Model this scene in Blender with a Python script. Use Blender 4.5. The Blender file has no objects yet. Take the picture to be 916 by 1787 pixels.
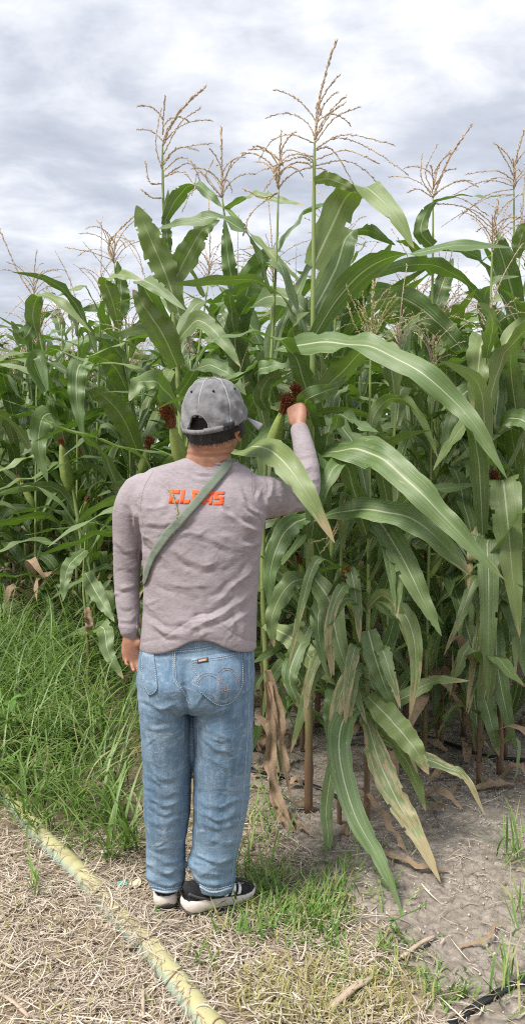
import bpy, bmesh, math, random
import numpy as np
from mathutils import Vector, Matrix, noise
from mathutils.bvhtree import BVHTree

# ------------------------------------------------------------------ camera, sky, sun, exposure
scene = bpy.context.scene
C = scene.collection
FPX, PITCH, CAMH = 1400.0, math.radians(3.9), 1.457
cam_data = bpy.data.cameras.new('camera')
cam_data.sensor_fit = 'VERTICAL'; cam_data.sensor_height = 36.0
cam_data.lens = FPX / 1787.0 * 36.0
cam_data.clip_start = 0.05; cam_data.clip_end = 2000
cam = bpy.data.objects.new('camera', cam_data); C.objects.link(cam)
cam.location = (0, 0, CAMH)
cam.rotation_euler = (math.pi / 2 - PITCH, 0, 0)
scene.camera = cam

SUN_EL, SUN_AZ = math.radians(57), math.radians(232)      # behind the camera's left shoulder, veiled by cloud
world = bpy.data.worlds.new('World'); scene.world = world; world.use_nodes = True
wt = world.node_tree; wt.nodes.clear()
def wn(t, **k):
    n = wt.nodes.new(t)
    for a, b in k.items(): setattr(n, a, b)
    return n
def wl(a, b): wt.links.new(a, b)
w_out = wn('ShaderNodeOutputWorld'); w_bg = wn('ShaderNodeBackground'); w_bg2 = wn('ShaderNodeBackground')
w_add = wn('ShaderNodeMixShader')
w_sky = wn('ShaderNodeTexSky', sky_type='NISHITA', sun_disc=False)
w_sky.sun_elevation = SUN_EL; w_sky.sun_rotation = SUN_AZ
wl(w_sky.outputs[0], w_bg.inputs[0]); w_bg.inputs[1].default_value = 0.10
w_tc = wn('ShaderNodeTexCoord'); w_sep = wn('ShaderNodeSeparateXYZ'); wl(w_tc.outputs['Generated'], w_sep.inputs[0])
def wmath(op, a, b=None):
    n = wn('ShaderNodeMath', operation=op)
    for i, v in enumerate((a, b)):
        if v is None: continue
        if isinstance(v, (int, float)): n.inputs[i].default_value = v
        else: wl(v, n.inputs[i])
    return n.outputs[0]
zc = wmath('MAXIMUM', w_sep.outputs[2], 0.0)
zd = wmath('ADD', zc, 0.22)                                # flat cloud deck seen in perspective
w_cmb = wn('ShaderNodeCombineXYZ')
wl(wmath('DIVIDE', w_sep.outputs[0], zd), w_cmb.inputs[0]); wl(wmath('DIVIDE', w_sep.outputs[1], zd), w_cmb.inputs[1])
w_map = wn('ShaderNodeMapping'); wl(w_cmb.outputs[0], w_map.inputs[0])
w_map.inputs['Location'].default_value = (2.15, 3.35, 0.0)
w_map.inputs['Scale'].default_value = (1.0, 1.35, 1.0)
def wnoise(scale, detail, rough, dist=0.0):
    n = wn('ShaderNodeTexNoise'); wl(w_map.outputs[0], n.inputs['Vector'])
    n.inputs['Scale'].default_value = scale; n.inputs['Detail'].default_value = detail
    n.inputs['Roughness'].default_value = rough; n.inputs['Distortion'].default_value = dist
    return n.outputs['Fac']
n1 = wnoise(1.5, 7, 0.56, 0.25); n2 = wnoise(4.6, 6, 0.6, 0.3)
mixn = wmath('ADD', wmath('MULTIPLY', n1, 0.66), wmath('MULTIPLY', n2, 0.34))
w_ramp = wn('ShaderNodeValToRGB'); wl(mixn, w_ramp.inputs[0])
cr = w_ramp.color_ramp
cr.elements[0].position = 0.39; cr.elements[0].color = (0.505, 0.54, 0.615, 1)
cr.elements[1].position = 0.62; cr.elements[1].color = (1.06, 1.07, 1.09, 1)
for pos, col in ((0.46, (0.605, 0.635, 0.715, 1)), (0.545, (0.83, 0.85, 0.90, 1))):
    e = cr.elements.new(pos); e.color = col
# an overcast sky grows brighter towards the zenith (CIE overcast law, softened)
gain = wmath('ADD', 0.77, wmath('MULTIPLY', wmath('POWER', zc, 3.0), 0.45))
w_mul = wn('ShaderNodeVectorMath', operation='SCALE'); wl(w_ramp.outputs[0], w_mul.inputs[0]); wl(gain, w_mul.inputs['Scale'])
wl(w_mul.outputs[0], w_bg2.inputs[0]); w_bg2.inputs[1].default_value = 1.0
w_add.inputs[0].default_value = 0.88                       # thin gaps of blue sky between the clouds
wl(w_bg.outputs[0], w_add.inputs[1]); wl(w_bg2.outputs[0], w_add.inputs[2]); wl(w_add.outputs[0], w_out.inputs[0])

sun_data = bpy.data.lights.new('sun', 'SUN'); sun_data.energy = 3.5; sun_data.angle = math.radians(18)
sun_data.color = (1.0, 0.955, 0.88)
sun = bpy.data.objects.new('sun', sun_data); C.objects.link(sun)
sd = Vector((math.sin(SUN_AZ) * math.cos(SUN_EL), math.cos(SUN_AZ) * math.cos(SUN_EL), math.sin(SUN_EL)))
sun.location = sd * 30; sun.rotation_euler = sd.to_track_quat('Z', 'Y').to_euler()

scene.view_settings.view_transform = 'Standard'; scene.view_settings.look = 'None'
scene.view_settings.exposure = 0.58; scene.view_settings.gamma = 1.0
scene.view_settings.use_curve_mapping = False
scene.cycles.filter_width = 1.1; scene.cycles.use_denoising = False
scene.cycles.max_bounces = 6; scene.cycles.transmission_bounces = 4; scene.cycles.diffuse_bounces = 3
scene.cycles.transparent_max_bounces = 6; scene.cycles.caustics_reflective = False; scene.cycles.caustics_refractive = False

# ------------------------------------------------------------------ helpers
rng = np.random.default_rng(7); random.seed(7)
_cp, _sp = math.cos(PITCH), math.sin(PITCH)
def at(px, py, Y):
    """point of the place at photo pixel (px, py), Y metres in front of the camera"""
    a = (px - 458.0) / FPX; b = (893.5 - py) / FPX
    s = Y / (_cp + b * _sp)
    return Vector((a * s, Y, CAMH + (-_sp + b * _cp) * s))
def ground_at(px, py, z=0.0):
    a = (px - 458.0) / FPX; b = (893.5 - py) / FPX
    dz = -_sp + b * _cp; s = (z - CAMH) / dz
    return Vector((a * s, (_cp + b * _sp) * s, z))
def to_px(V):
    V = np.asarray(V, float); y = V[..., 1]; z = V[..., 2] - CAMH
    d = y * _cp - z * _sp; u = y * _sp + z * _cp
    return 458 + FPX * V[..., 0] / d, 893.5 - FPX * u / d

def np_mesh(name, V, F, uv=None, attrs=None, smooth=True, mats=None, midx=None):
    me = bpy.data.meshes.new(name)
    V = np.asarray(V, np.float32).reshape(-1, 3)
    if isinstance(F, np.ndarray):
        k = F.shape[1]; loops = F.astype(np.int32).ravel(); starts = np.arange(len(F), dtype=np.int32) * k
    else:
        lens = np.array([len(f) for f in F], np.int32)
        loops = np.array([i for f in F for i in f], np.int32); starts = np.concatenate([[0], np.cumsum(lens)[:-1]]).astype(np.int32)
    me.vertices.add(len(V)); me.vertices.foreach_set('co', V.ravel())
    me.loops.add(len(loops)); me.loops.foreach_set('vertex_index', loops)
    me.polygons.add(len(starts)); me.polygons.foreach_set('loop_start', starts)
    if smooth: me.polygons.foreach_set('use_smooth', np.ones(len(starts), bool))
    if uv is not None:
        l = me.uv_layers.new(name='UVMap'); l.data.foreach_set('uv', np.asarray(uv, np.float32)[loops].ravel())
    for an, av in (attrs or {}).items():
        a = me.attributes.new(an, 'FLOAT', 'POINT'); a.data.foreach_set('value', np.asarray(av, np.float32).ravel())
    for m in (mats or []): me.materials.append(m)
    if midx is not None: me.polygons.foreach_set('material_index', np.asarray(midx, np.int32))
    me.update(calc_edges=True); me.validate()
    return me
def link(name, me, parent=None, mat=None, **tags):
    o = bpy.data.objects.new(name, me); C.objects.link(o)
    if mat is not None and len(me.materials) == 0: me.materials.append(mat)
    if parent is not None: o.parent = parent
    for k, v in tags.items(): o[k] = v
    return o
def empty(name, loc, **tags):
    o = bpy.data.objects.new(name, None); C.objects.link(o); o.location = loc; o.empty_display_size = 0.1
    for k, v in tags.items(): o[k] = v
    return o
class Geo:
    """collects pieces of one part"""
    def __init__(s): s.V = []; s.F = []; s.U = []; s.M = []; s.A = []; s.n = 0
    def add(s, V, F, uv=None, m=0, a=0.0):
        V = np.asarray(V, float).reshape(-1, 3)
        s.V.append(V); s.U.append(np.zeros((len(V), 2)) if uv is None else np.asarray(uv, float))
        s.A.append(np.full(len(V), a) if np.isscalar(a) else np.asarray(a, float))
        s.F += [tuple(int(i) + s.n for i in f) for f in F]; s.M += [m] * len(F); s.n += len(V)
    def mesh(s, name, mats, smooth=True, off=None):
        V = np.vstack(s.V)
        if off is not None: V = V - np.array(off)
        return np_mesh(name, V, s.F, uv=np.vstack(s.U), attrs={'var': np.concatenate(s.A)}, mats=mats, midx=s.M, smooth=smooth)
def spline(P, n):
    """Catmull-Rom through rows of P, n samples"""
    P = np.asarray([list(p) for p in P], float)
    if len(P) == 2:
        t = np.linspace(0, 1, n)[:, None]; return P[0] * (1 - t) + P[1] * t
    Q = np.vstack([2 * P[0] - P[1], P, 2 * P[-1] - P[-2]])
    m = len(P) - 1; out = []
    for s in np.linspace(0, m, n):
        i = min(int(s), m - 1); t = s - i; a, b, c, d = Q[i:i + 4]
        out.append(0.5 * (2 * b + (c - a) * t + (2 * a - 5 * b + 4 * c - d) * t * t + (3 * b - a - 3 * c + d) * t ** 3))
    return np.array(out)
def norm(v): v = np.asarray(v, float); return v / (np.linalg.norm(v, axis=-1, keepdims=True) + 1e-12)
def grad(P): return norm(np.gradient(np.asarray(P, float), axis=0))
def tube(P, R, nseg=8, caps=True, uvs=True):
    """tube round the polyline P; R scalar radii or (a, b) pairs"""
    P = np.asarray(P, float); T = grad(P); k = len(P)
    R = np.asarray(R, float)
    if R.ndim == 1: R = np.stack([R, R], 1)
    ref = np.array([1.0, 0, 0]) if abs(T[0][0]) < 0.8 else np.array([0, 1.0, 0])
    A = norm(np.cross(T[0], np.cross(ref, T[0]))); V = []; U = []
    th = np.linspace(0, 2 * math.pi, nseg, endpoint=False)
    for i in range(k):
        A = norm(A - T[i] * np.dot(A, T[i])); B = np.cross(T[i], A)
        V.append(P[i] + R[i, 0] * np.cos(th)[:, None] * A + R[i, 1] * np.sin(th)[:, None] * B)
        U.append(np.stack([th / (2 * math.pi), np.full(nseg, i / (k - 1))], 1))
    V = np.vstack(V); U = np.vstack(U); F = []
    for i in range(k - 1):
        for j in range(nseg):
            j2 = (j + 1) % nseg
            F.append((i * nseg + j, i * nseg + j2, (i + 1) * nseg + j2, (i + 1) * nseg + j))
    if caps:
        F.append(tuple(range(nseg))[::-1]); F.append(tuple((k - 1) * nseg + j for j in range(nseg)))
    return V, F, U
def ellipsoid(c, r, nu=16, nv=10, M=None):
    c = np.array(c, float); V = [[0, 0, -1]]
    for i in range(1, nv):
        ph = -math.pi / 2 + math.pi * i / nv
        for j in range(nu):
            th = 2 * math.pi * j / nu; V.append([math.cos(ph) * math.cos(th), math.cos(ph) * math.sin(th), math.sin(ph)])
    V.append([0, 0, 1]); V = np.array(V) * np.array(r, float)
    if M is not None: V = V @ np.array(M, float).T
    F = []
    for j in range(nu): F.append((0, 1 + (j + 1) % nu, 1 + j))
    for i in range(nv - 2):
        for j in range(nu):
            a = 1 + i * nu + j; b = 1 + i * nu + (j + 1) % nu; F.append((a, b, b + nu, a + nu))
    L = len(V) - 1
    for j in range(nu): F.append((L, L - nu + j, L - nu + (j + 1) % nu))
    return V + c, F
def fbm(x, y, z=0.0, o=3): return noise.fractal(Vector((x, y, z)), 1.0, 2.0, o)

# ------------------------------------------------------------------ materials
def mat_new(name):
    m = bpy.data.materials.new(name); m.use_nodes = True; nt = m.node_tree
    return m, nt, nt.nodes['Principled BSDF'], nt.nodes['Material Output']
def N(nt, t, **k):
    n = nt.nodes.new(t)
    for a, b in k.items(): setattr(n, a, b)
    return n
def setin(nt, sock, v):
    if isinstance(v, bpy.types.NodeSocket): nt.links.new(v, sock)
    elif isinstance(v, tuple) and len(v) == 3 and sock.type == 'RGBA': sock.default_value = (*v, 1)
    else: sock.default_value = v
def MATH(nt, op, a, b=0.0, clamp=False):
    n = N(nt, 'ShaderNodeMath', operation=op, use_clamp=clamp); setin(nt, n.inputs[0], a); setin(nt, n.inputs[1], b); return n.outputs[0]
def MIX(nt, fac, a, b, blend='MIX'):
    n = N(nt, 'ShaderNodeMix', data_type='RGBA', blend_type=blend)
    setin(nt, n.inputs[0], fac); setin(nt, n.inputs[6], a); setin(nt, n.inputs[7], b); return n.outputs[2]
def NOISE(nt, vec, scale, detail=4, rough=0.55, dist=0.0, out='Fac'):
    n = N(nt, 'ShaderNodeTexNoise'); nt.links.new(vec, n.inputs['Vector'])
    n.inputs['Scale'].default_value = scale; n.inputs['Detail'].default_value = detail
    n.inputs['Roughness'].default_value = rough; n.inputs['Distortion'].default_value = dist
    return n.outputs[out]
def RANGE(nt, v, a, b, c=0.0, d=1.0, smooth=True):
    n = N(nt, 'ShaderNodeMapRange', interpolation_type='SMOOTHSTEP' if smooth else 'LINEAR')
    setin(nt, n.inputs[0], v)
    for i, q in enumerate((a, b, c, d)): n.inputs[i + 1].default_value = q
    return n.outputs[0]
def BUMP(nt, h, strength=0.5, dist=0.01, normal=None):
    n = N(nt, 'ShaderNodeBump'); n.inputs['Strength'].default_value = strength; n.inputs['Distance'].default_value = dist
    nt.links.new(h, n.inputs['Height'])
    if normal is not None: nt.links.new(normal, n.inputs['Normal'])
    return n.outputs[0]
def MAPPING(nt, vec, scale=(1, 1, 1), loc=(0, 0, 0), rot=(0, 0, 0)):
    n = N(nt, 'ShaderNodeMapping'); nt.links.new(vec, n.inputs[0])
    n.inputs['Scale'].default_value = scale; n.inputs['Location'].default_value = loc; n.inputs['Rotation'].default_value = rot
    return n.outputs[0]
def add_translucent(nt, bsdf, out, col, fac):
    t = N(nt, 'ShaderNodeBsdfTranslucent'); setin(nt, t.inputs[0], col)
    mx = N(nt, 'ShaderNodeMixShader'); setin(nt, mx.inputs[0], fac)
    nt.links.new(bsdf.outputs[0], mx.inputs[1]); nt.links.new(t.outputs[0], mx.inputs[2]); nt.links.new(mx.outputs[0], out.inputs[0])
def OBJC(nt): return N(nt, 'ShaderNodeTexCoord').outputs['Object']
def UVC(nt): return N(nt, 'ShaderNodeTexCoord').outputs['UV']
def ATTR(nt, name): return N(nt, 'ShaderNodeAttribute', attribute_name=name).outputs['Fac']
def ORND(nt): return N(nt, 'ShaderNodeObjectInfo').outputs['Random']

def simple(name, col, rough=0.6, var=0.15, scale=40, bump=0.0, spec=0.3, metallic=0.0, trans=0.0):
    m, nt, b, out = mat_new(name); oc = OBJC(nt)
    n = NOISE(nt, oc, scale, 4)
    setin(nt, b.inputs['Base Color'], MIX(nt, n, tuple(c * (1 - var) for c in col), tuple(min(1, c * (1 + var)) for c in col)))
    b.inputs['Roughness'].default_value = rough; b.inputs['Specular IOR Level'].default_value = spec; b.inputs['Metallic'].default_value = metallic
    if bump: setin(nt, b.inputs['Normal'], BUMP(nt, NOISE(nt, oc, scale * 3, 3), bump, 0.004))
    if trans: add_translucent(nt, b, out, tuple(min(1, c * 1.2) for c in col), trans)
    return m

def leaf_material(name, dark, light, dryness=0.0):
    """maize blade: pale midrib, parallel veins, grey-green waxy top, dry spots from the attribute 'var'"""
    m, nt, b, out = mat_new(name)
    uv = UVC(nt); sp = N(nt, 'ShaderNodeSeparateXYZ'); nt.links.new(uv, sp.inputs[0])
    au = MATH(nt, 'ABSOLUTE', sp.outputs[0]); v = sp.outputs[1]
    oc = OBJC(nt); rnd = ORND(nt)
    big = NOISE(nt, oc, 7, 3)
    f = MATH(nt, 'ADD', MATH(nt, 'MULTIPLY', big, 0.6), MATH(nt, 'MULTIPLY', rnd, 0.4))
    col = MIX(nt, RANGE(nt, f, 0.25, 0.75), dark, light)
    col = MIX(nt, MATH(nt, 'MULTIPLY', RANGE(nt, rnd, 0.6, 1.0), 0.5), col, (0.20, 0.25, 0.06))
    # parallel veins
    st = N(nt, 'ShaderNodeCombineXYZ'); nt.links.new(MATH(nt, 'MULTIPLY', sp.outputs[0], 17.0), st.inputs[0])
    nt.links.new(MATH(nt, 'MULTIPLY', v, 1.5), st.inputs[1]); nt.links.new(MATH(nt, 'MULTIPLY', rnd, 50.0), st.inputs[2])
    vein = NOISE(nt, st.outputs[0], 1.0, 3, 0.6)
    col = MIX(nt, MATH(nt, 'MULTIPLY', RANGE(nt, vein, 0.38, 0.66), 0.85), col, MIX(nt, 0.6, col, (0.25, 0.32, 0.15)))
    # pale yellowish thin edge and midrib, wide at the base and narrowing to the tip
    rib = MATH(nt, 'LESS_THAN', au, MATH(nt, 'ADD', 0.03, MATH(nt, 'MULTIPLY', MATH(nt, 'SUBTRACT', 1.0, v), 0.042)))
    ribm = MATH(nt, 'MULTIPLY', rib, RANGE(nt, v, 0.97, 0.55))
    col = MIX(nt, MATH(nt, 'MULTIPLY', ribm, 0.8), col, (0.52, 0.55, 0.36))
    col = MIX(nt, MATH(nt, 'MULTIPLY', RANGE(nt, au, 0.95, 1.0), 0.35), col, (0.34, 0.38, 0.18))
    # chewed and dried flecks
    stretch = N(nt, 'ShaderNodeCombineXYZ'); nt.links.new(MATH(nt, 'MULTIPLY', sp.outputs[0], 6.0), stretch.inputs[0])
    nt.links.new(MATH(nt, 'MULTIPLY', v, 14.0), stretch.inputs[1]); nt.links.new(MATH(nt, 'MULTIPLY', rnd, 90.0), stretch.inputs[2])
    fl = NOISE(nt, stretch.outputs[0], 1.6, 3, 0.6)
    col = MIX(nt, MATH(nt, 'MULTIPLY', RANGE(nt, fl, 0.665, 0.70), 0.75), col, (0.40, 0.42, 0.24))
    dry = ATTR(nt, 'var')
    tip = MATH(nt, 'ADD', dry, MATH(nt, 'MULTIPLY', MATH(nt, 'MULTIPLY', RANGE(nt, v, 0.85, 1.05), RANGE(nt, rnd, 0.3, 0.8)), 0.5))
    dn = RANGE(nt, MATH(nt, 'ADD', NOISE(nt, stretch.outputs[0], 0.55, 4, 0.62), MATH(nt, 'SUBTRACT', tip, 1.0)), -0.06, 0.06)
    col = MIX(nt, dn, col, MIX(nt, fl, (0.30, 0.22, 0.10), (0.50, 0.44, 0.26)))
    setin(nt, b.inputs['Base Color'], col)
    b.inputs['Roughness'].default_value = 0.46; b.inputs['Specular IOR Level'].default_value = 0.5
    h = MATH(nt, 'ADD', MATH(nt, 'MULTIPLY', vein, 0.6), MATH(nt, 'MULTIPLY', ribm, 0.8))
    setin(nt, b.inputs['Normal'], BUMP(nt, h, 0.55, 0.003))
    tc = MIX(nt, dn, MIX(nt, 0.5, MIX(nt, 1.0, col, (0.75, 1.25, 0.25), 'MULTIPLY'), (0.20, 0.36, 0.02)), (0.3, 0.24, 0.1))
    add_translucent(nt, b, out, tc, 0.23)
    return m
M_LEAF = leaf_material('maize leaf', (0.072, 0.138, 0.036), (0.165, 0.226, 0.088))
def stalk_material():
    m, nt, b, out = mat_new('maize stalk'); oc = OBJC(nt)
    sp = N(nt, 'ShaderNodeSeparateXYZ'); nt.links.new(oc, sp.inputs[0])
    low = RANGE(nt, MATH(nt, 'ADD', sp.outputs[2], MATH(nt, 'MULTIPLY', NOISE(nt, oc, 9, 3), 0.5)), 0.45, 1.05)
    st = NOISE(nt, MAPPING(nt, oc, (60, 60, 3)), 1.0, 3)
    up = MIX(nt, st, (0.16, 0.23, 0.06), (0.30, 0.36, 0.13)); dn = MIX(nt, st, (0.10, 0.055, 0.035), (0.23, 0.15, 0.085))
    setin(nt, b.inputs['Base Color'], MIX(nt, low, dn, up)); b.inputs['Roughness'].default_value = 0.5
    setin(nt, b.inputs['Normal'], BUMP(nt, st, 0.3, 0.003)); return m
M_STALK = stalk_material()
M_HUSK = simple('green husk', (0.30, 0.38, 0.11), 0.5, 0.3, 25, 0.3, trans=0.15)
M_SILK = simple('dry corn silk', (0.27, 0.105, 0.05), 0.75, 0.6, 90, spec=0.15)
def tassel_material(name, a, c):
    m, nt, b, out = mat_new(name); oc = OBJC(nt)
    setin(nt, b.inputs['Base Color'], MIX(nt, RANGE(nt, NOISE(nt, oc, 55, 3), 0.3, 0.7), a, c)); b.inputs['Roughness'].default_value = 0.8
    b.inputs['Specular IOR Level'].default_value = 0.15
    add_translucent(nt, b, out, c, 0.35); return m
M_TASSEL = tassel_material('dry tassel', (0.56, 0.44, 0.34), (0.74, 0.63, 0.49))
M_TASSEL_Y = tassel_material('fresh tassel', (0.40, 0.38, 0.17), (0.56, 0.53, 0.30))
M_TASSEL_W = tassel_material('withered tassel', (0.58, 0.44, 0.30), (0.76, 0.63, 0.44))
M_DRYLEAF = simple('dry leaf', (0.33, 0.235, 0.155), 0.75, 0.5, 30, 0.5, trans=0.15)

# ------------------------------------------------------------------ ground
def soil_amount(x, y):
    """1 on the bare cracked earth at the right, 0 in the straw and grass"""
    xb = 0.44 - (min(y, 3.3) - 1.98) * 0.40
    return min(1, max(0, (x - xb + 0.10 * fbm(x * 4, y * 4, 3.1)) / 0.22 + 0.35))
def gz(x, y):
    return 0.014 * fbm(x * 1.7, y * 1.7, 0.3, 2) + 0.006 * fbm(x * 8, y * 8, 1.7, 2)
def axis(a, b, step, far, n):
    core = np.arange(a, b + 1e-6, step)
    g = np.geomspace(step, far, n)
    return np.concatenate([(a - np.cumsum(g))[::-1], core, b + np.cumsum(g)])
gx = axis(-1.25, 1.25, 0.0075, 60, 34); gy = axis(1.85, 3.7, 0.0075, 60, 34)
GV = np.zeros((len(gy), len(gx), 3)); GV[..., 0] = gx[None]; GV[..., 1] = gy[:, None]; soil = np.zeros(GV.shape[:2])
for j, y in enumerate(gy):
    for i, x in enumerate(gx):
        if abs(x) > 12 or abs(y) > 14: soil[j, i] = 1; continue
        z = gz(x, y)
        s = soil_amount(x, y); soil[j, i] = s
        if s > 0.02 and 1.8 < y < 3.8 and abs(x) < 1.3:
            wx = x + 0.012 * fbm(x * 25, y * 25, 5); wy = y + 0.012 * fbm(x * 25, y * 25, 9)
            d = noise.voronoi(Vector((wx * 24, wy * 24, 0.5)))[0]
            e = d[1] - d[0]
            amt = s * min(1, max(0, 0.75 + 1.3 * fbm(x * 3, y * 3, 7.7)))
            z -= amt * 0.016 * max(0, 1 - e / 0.13)
            z += amt * 0.004 * fbm(x * 30, y * 30, 2)
            z += s * 0.004 * noise.noise(Vector((x * 60, y * 60, 0)))
        else:
            z += 0.005 * fbm(x * 30, y * 30, 2, 2)
        GV[j, i, 2] = z
ny, nx = soil.shape; idx = np.arange(ny * nx).reshape(ny, nx)
GF = np.stack([idx[:-1, :-1], idx[:-1, 1:], idx[1:, 1:], idx[1:, :-1]], -1).reshape(-1, 4)
def ground_material():
    m, nt, b, out = mat_new('field soil'); oc = OBJC(nt); so = ATTR(nt, 'soil')
    n1 = NOISE(nt, oc, 3, 5); n2 = NOISE(nt, oc, 26, 5, 0.65); n3 = NOISE(nt, oc, 130, 3, 0.6)
    earth = MIX(nt, RANGE(nt, n2, 0.3, 0.72), (0.205, 0.172, 0.140), (0.395, 0.350, 0.302))
    earth = MIX(nt, RANGE(nt, n1, 0.35, 0.7), MIX(nt, 0.35, earth, (0.15, 0.128, 0.108)), earth)
    thatch = MIX(nt, RANGE(nt, n2, 0.3, 0.7), (0.13, 0.095, 0.065), (0.33, 0.255, 0.18))
    thatch = MIX(nt, MATH(nt, 'MULTIPLY', RANGE(nt, n1, 0.45, 0.62), 0.4), thatch, (0.15, 0.14, 0.06))
    col = MIX(nt, so, thatch, earth)
    col = MIX(nt, MATH(nt, 'MULTIPLY', RANGE(nt, n3, 0.66, 0.72), 0.5), col, (0.42, 0.38, 0.33))
    setin(nt, b.inputs['Base Color'], col); b.inputs['Roughness'].default_value = 0.93; b.inputs['Specular IOR Level'].default_value = 0.15
    vo = N(nt, 'ShaderNodeTexVoronoi', feature='DISTANCE_TO_EDGE'); dv = N(nt, 'ShaderNodeMix', data_type='VECTOR'); dv.inputs[0].default_value = 0.06; nt.links.new(oc, dv.inputs[4]); nt.links.new(NOISE(nt, oc, 14, 3, 0.6, 0.0, 'Color'), dv.inputs[5]); nt.links.new(MAPPING(nt, dv.outputs[1], (20, 20, 0), (0, 0, 0.5)), vo.inputs['Vector']); vo.inputs['Scale'].default_value = 1.6
    ck = MATH(nt, 'MULTIPLY', RANGE(nt, vo.outputs['Distance'], 0.0, 0.07), MATH(nt, 'MULTIPLY', MATH(nt, 'MULTIPLY', so, RANGE(nt, n1, 0.4, 0.65)), 2.0))
    h = MATH(nt, 'ADD', ck, MATH(nt, 'ADD', n3, MATH(nt, 'MULTIPLY', NOISE(nt, oc, 55, 4), 1.6)))
    setin(nt, b.inputs['Normal'], BUMP(nt, h, 0.6, 0.006)); return m
M_GROUND = ground_material()
link('ground', np_mesh('ground', GV.reshape(-1, 3), GF, attrs={'soil': soil.ravel()}, mats=[M_GROUND]), kind='structure')

# ------------------------------------------------------------------ blades (grass, straw): vectorised curved ribbons
def blades(root, az, length, width, a0, a1, k=6, side=0.0, keel=0.0):
    """root (M,3); az heading; a0 angle from the vertical at the root, a1 added towards the tip"""
    M = len(root); t = np.linspace(0, 1, k)
    ang = a0[:, None] + a1[:, None] * t[None] ** 1.3
    step = (length / (k - 1))[:, None]
    hz = np.concatenate([np.zeros((M, 1)), np.cumsum(np.sin(ang[:, :-1]) * step, 1)], 1)
    vz = np.concatenate([np.zeros((M, 1)), np.cumsum(np.cos(ang[:, :-1]) * step, 1)], 1)
    az_t = az[:, None] + (side if np.isscalar(side) else side[:, None]) * t[None]
    X = root[:, 0:1] + hz * np.cos(az_t); Y = root[:, 1:2] + hz * np.sin(az_t); Z = root[:, 2:3] + vz
    w = width[:, None] * np.clip(np.minimum(0.55 + 1.6 * t, 1.12 * (1 - t ** 2.2)), 0.03, 1)[None] * 0.5
    ax = -np.sin(az_t); ay = np.cos(az_t)
    L = np.stack([X - ax * w, Y - ay * w, Z], -1); R = np.stack([X + ax * w, Y + ay * w, Z], -1)
    if keel:
        Cn = np.stack([X, Y, Z - w * keel], -1); V = np.stack([L, Cn, R], 2); c = 3
    else:
        V = np.stack([L, R], 2); c = 2
    ii = np.arange(M * k * c).reshape(M, k, c); F = []
    for q in range(c - 1):
        F.append(np.stack([ii[:, :-1, q], ii[:, :-1, q + 1], ii[:, 1:, q + 1], ii[:, 1:, q]], -1).reshape(-1, 4))
    F = np.concatenate(F)
    vt = np.broadcast_to(t[None, :, None], (M, k, c)); rnd = np.broadcast_to(rng.random(M)[:, None, None], (M, k, c))
    return V.reshape(-1, 3), F, vt.ravel(), rnd.ravel()
def blade_object(name, parts, mat, **tags):
    V, F, T, R = [], [], [], []; n = 0
    for v, f, t, r in parts:
        V.append(v); F.append(f + n); T.append(t); R.append(r); n += len(v)
    return link(name, np_mesh(name, np.vstack(V), np.vstack(F), attrs={'along': np.concatenate(T), 'rnd': np.concatenate(R)}, mats=[mat]), **tags)
def blade_material(name, cols, tipcol, tip=0.5, rough=0.55, trans=0.25, spec=0.35):
    m, nt, b, out = mat_new(name); r = ATTR(nt, 'rnd'); a = ATTR(nt, 'along')
    rp = N(nt, 'ShaderNodeValToRGB'); nt.links.new(r, rp.inputs[0]); cr = rp.color_ramp
    cr.elements[0].color = (*cols[0], 1); cr.elements[1].color = (*cols[-1], 1)
    for i, c in enumerate(cols[1:-1]): e = cr.elements.new((i + 1) / (len(cols) - 1)); e.color = (*c, 1)
    col = MIX(nt, MATH(nt, 'MULTIPLY', RANGE(nt, a, 0.55, 1.0), tip), rp.outputs[0], tipcol)
    setin(nt, b.inputs['Base Color'], col); b.inputs['Roughness'].default_value = rough; b.inputs['Specular IOR Level'].default_value = spec
    add_translucent(nt, b, out, MIX(nt, 1.0, col, (1.2, 1.5, 0.7), 'MULTIPLY'), trans); return m
M_GRASS = blade_material('field grass', [(0.075, 0.14, 0.03), (0.125, 0.215, 0.045), (0.175, 0.28, 0.065), (0.25, 0.33, 0.12)], (0.30, 0.34, 0.14), 0.35, 0.42, 0.3, 0.5)
M_LAWN = blade_material('short grass', [(0.09, 0.19, 0.035), (0.145, 0.27, 0.055), (0.20, 0.32, 0.08), (0.38, 0.34, 0.16)], (0.36, 0.38, 0.14), 0.3, 0.5, 0.3)
M_STRAW = blade_material('dry straw', [(0.22, 0.165, 0.125), (0.41, 0.33, 0.26), (0.54, 0.455, 0.37), (0.68, 0.60, 0.51), (0.32, 0.25, 0.19)], (0.5, 0.41, 0.3), 0.2, 0.75, 0.1, 0.2)
M_DRYGRASS = blade_material('yellow grass', [(0.38, 0.31, 0.12), (0.47, 0.41, 0.19), (0.28, 0.31, 0.10), (0.52, 0.42, 0.24)], (0.5, 0.41, 0.25), 0.3, 0.6, 0.25)
def scatter(n, x0, x1, y0, y1, dens):
    P = []
    while len(P) < n:
        x = rng.uniform(x0, x1); y = rng.uniform(y0, y1)
        if rng.random() < dens(x, y): P.append((x, y, gz(x, y)))
    return np.array(P)
U = lambda a, b, n: rng.uniform(a, b, n)
def px_in(x, y, cx, cy, rx, ry):
    q = ground_at(cx, cy); e = ground_at(cx + rx, cy); f = ground_at(cx, cy - ry)
    return ((x - q.x) / (e.x - q.x)) ** 2 + ((y - q.y) / (f.y - q.y)) ** 2

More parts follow.
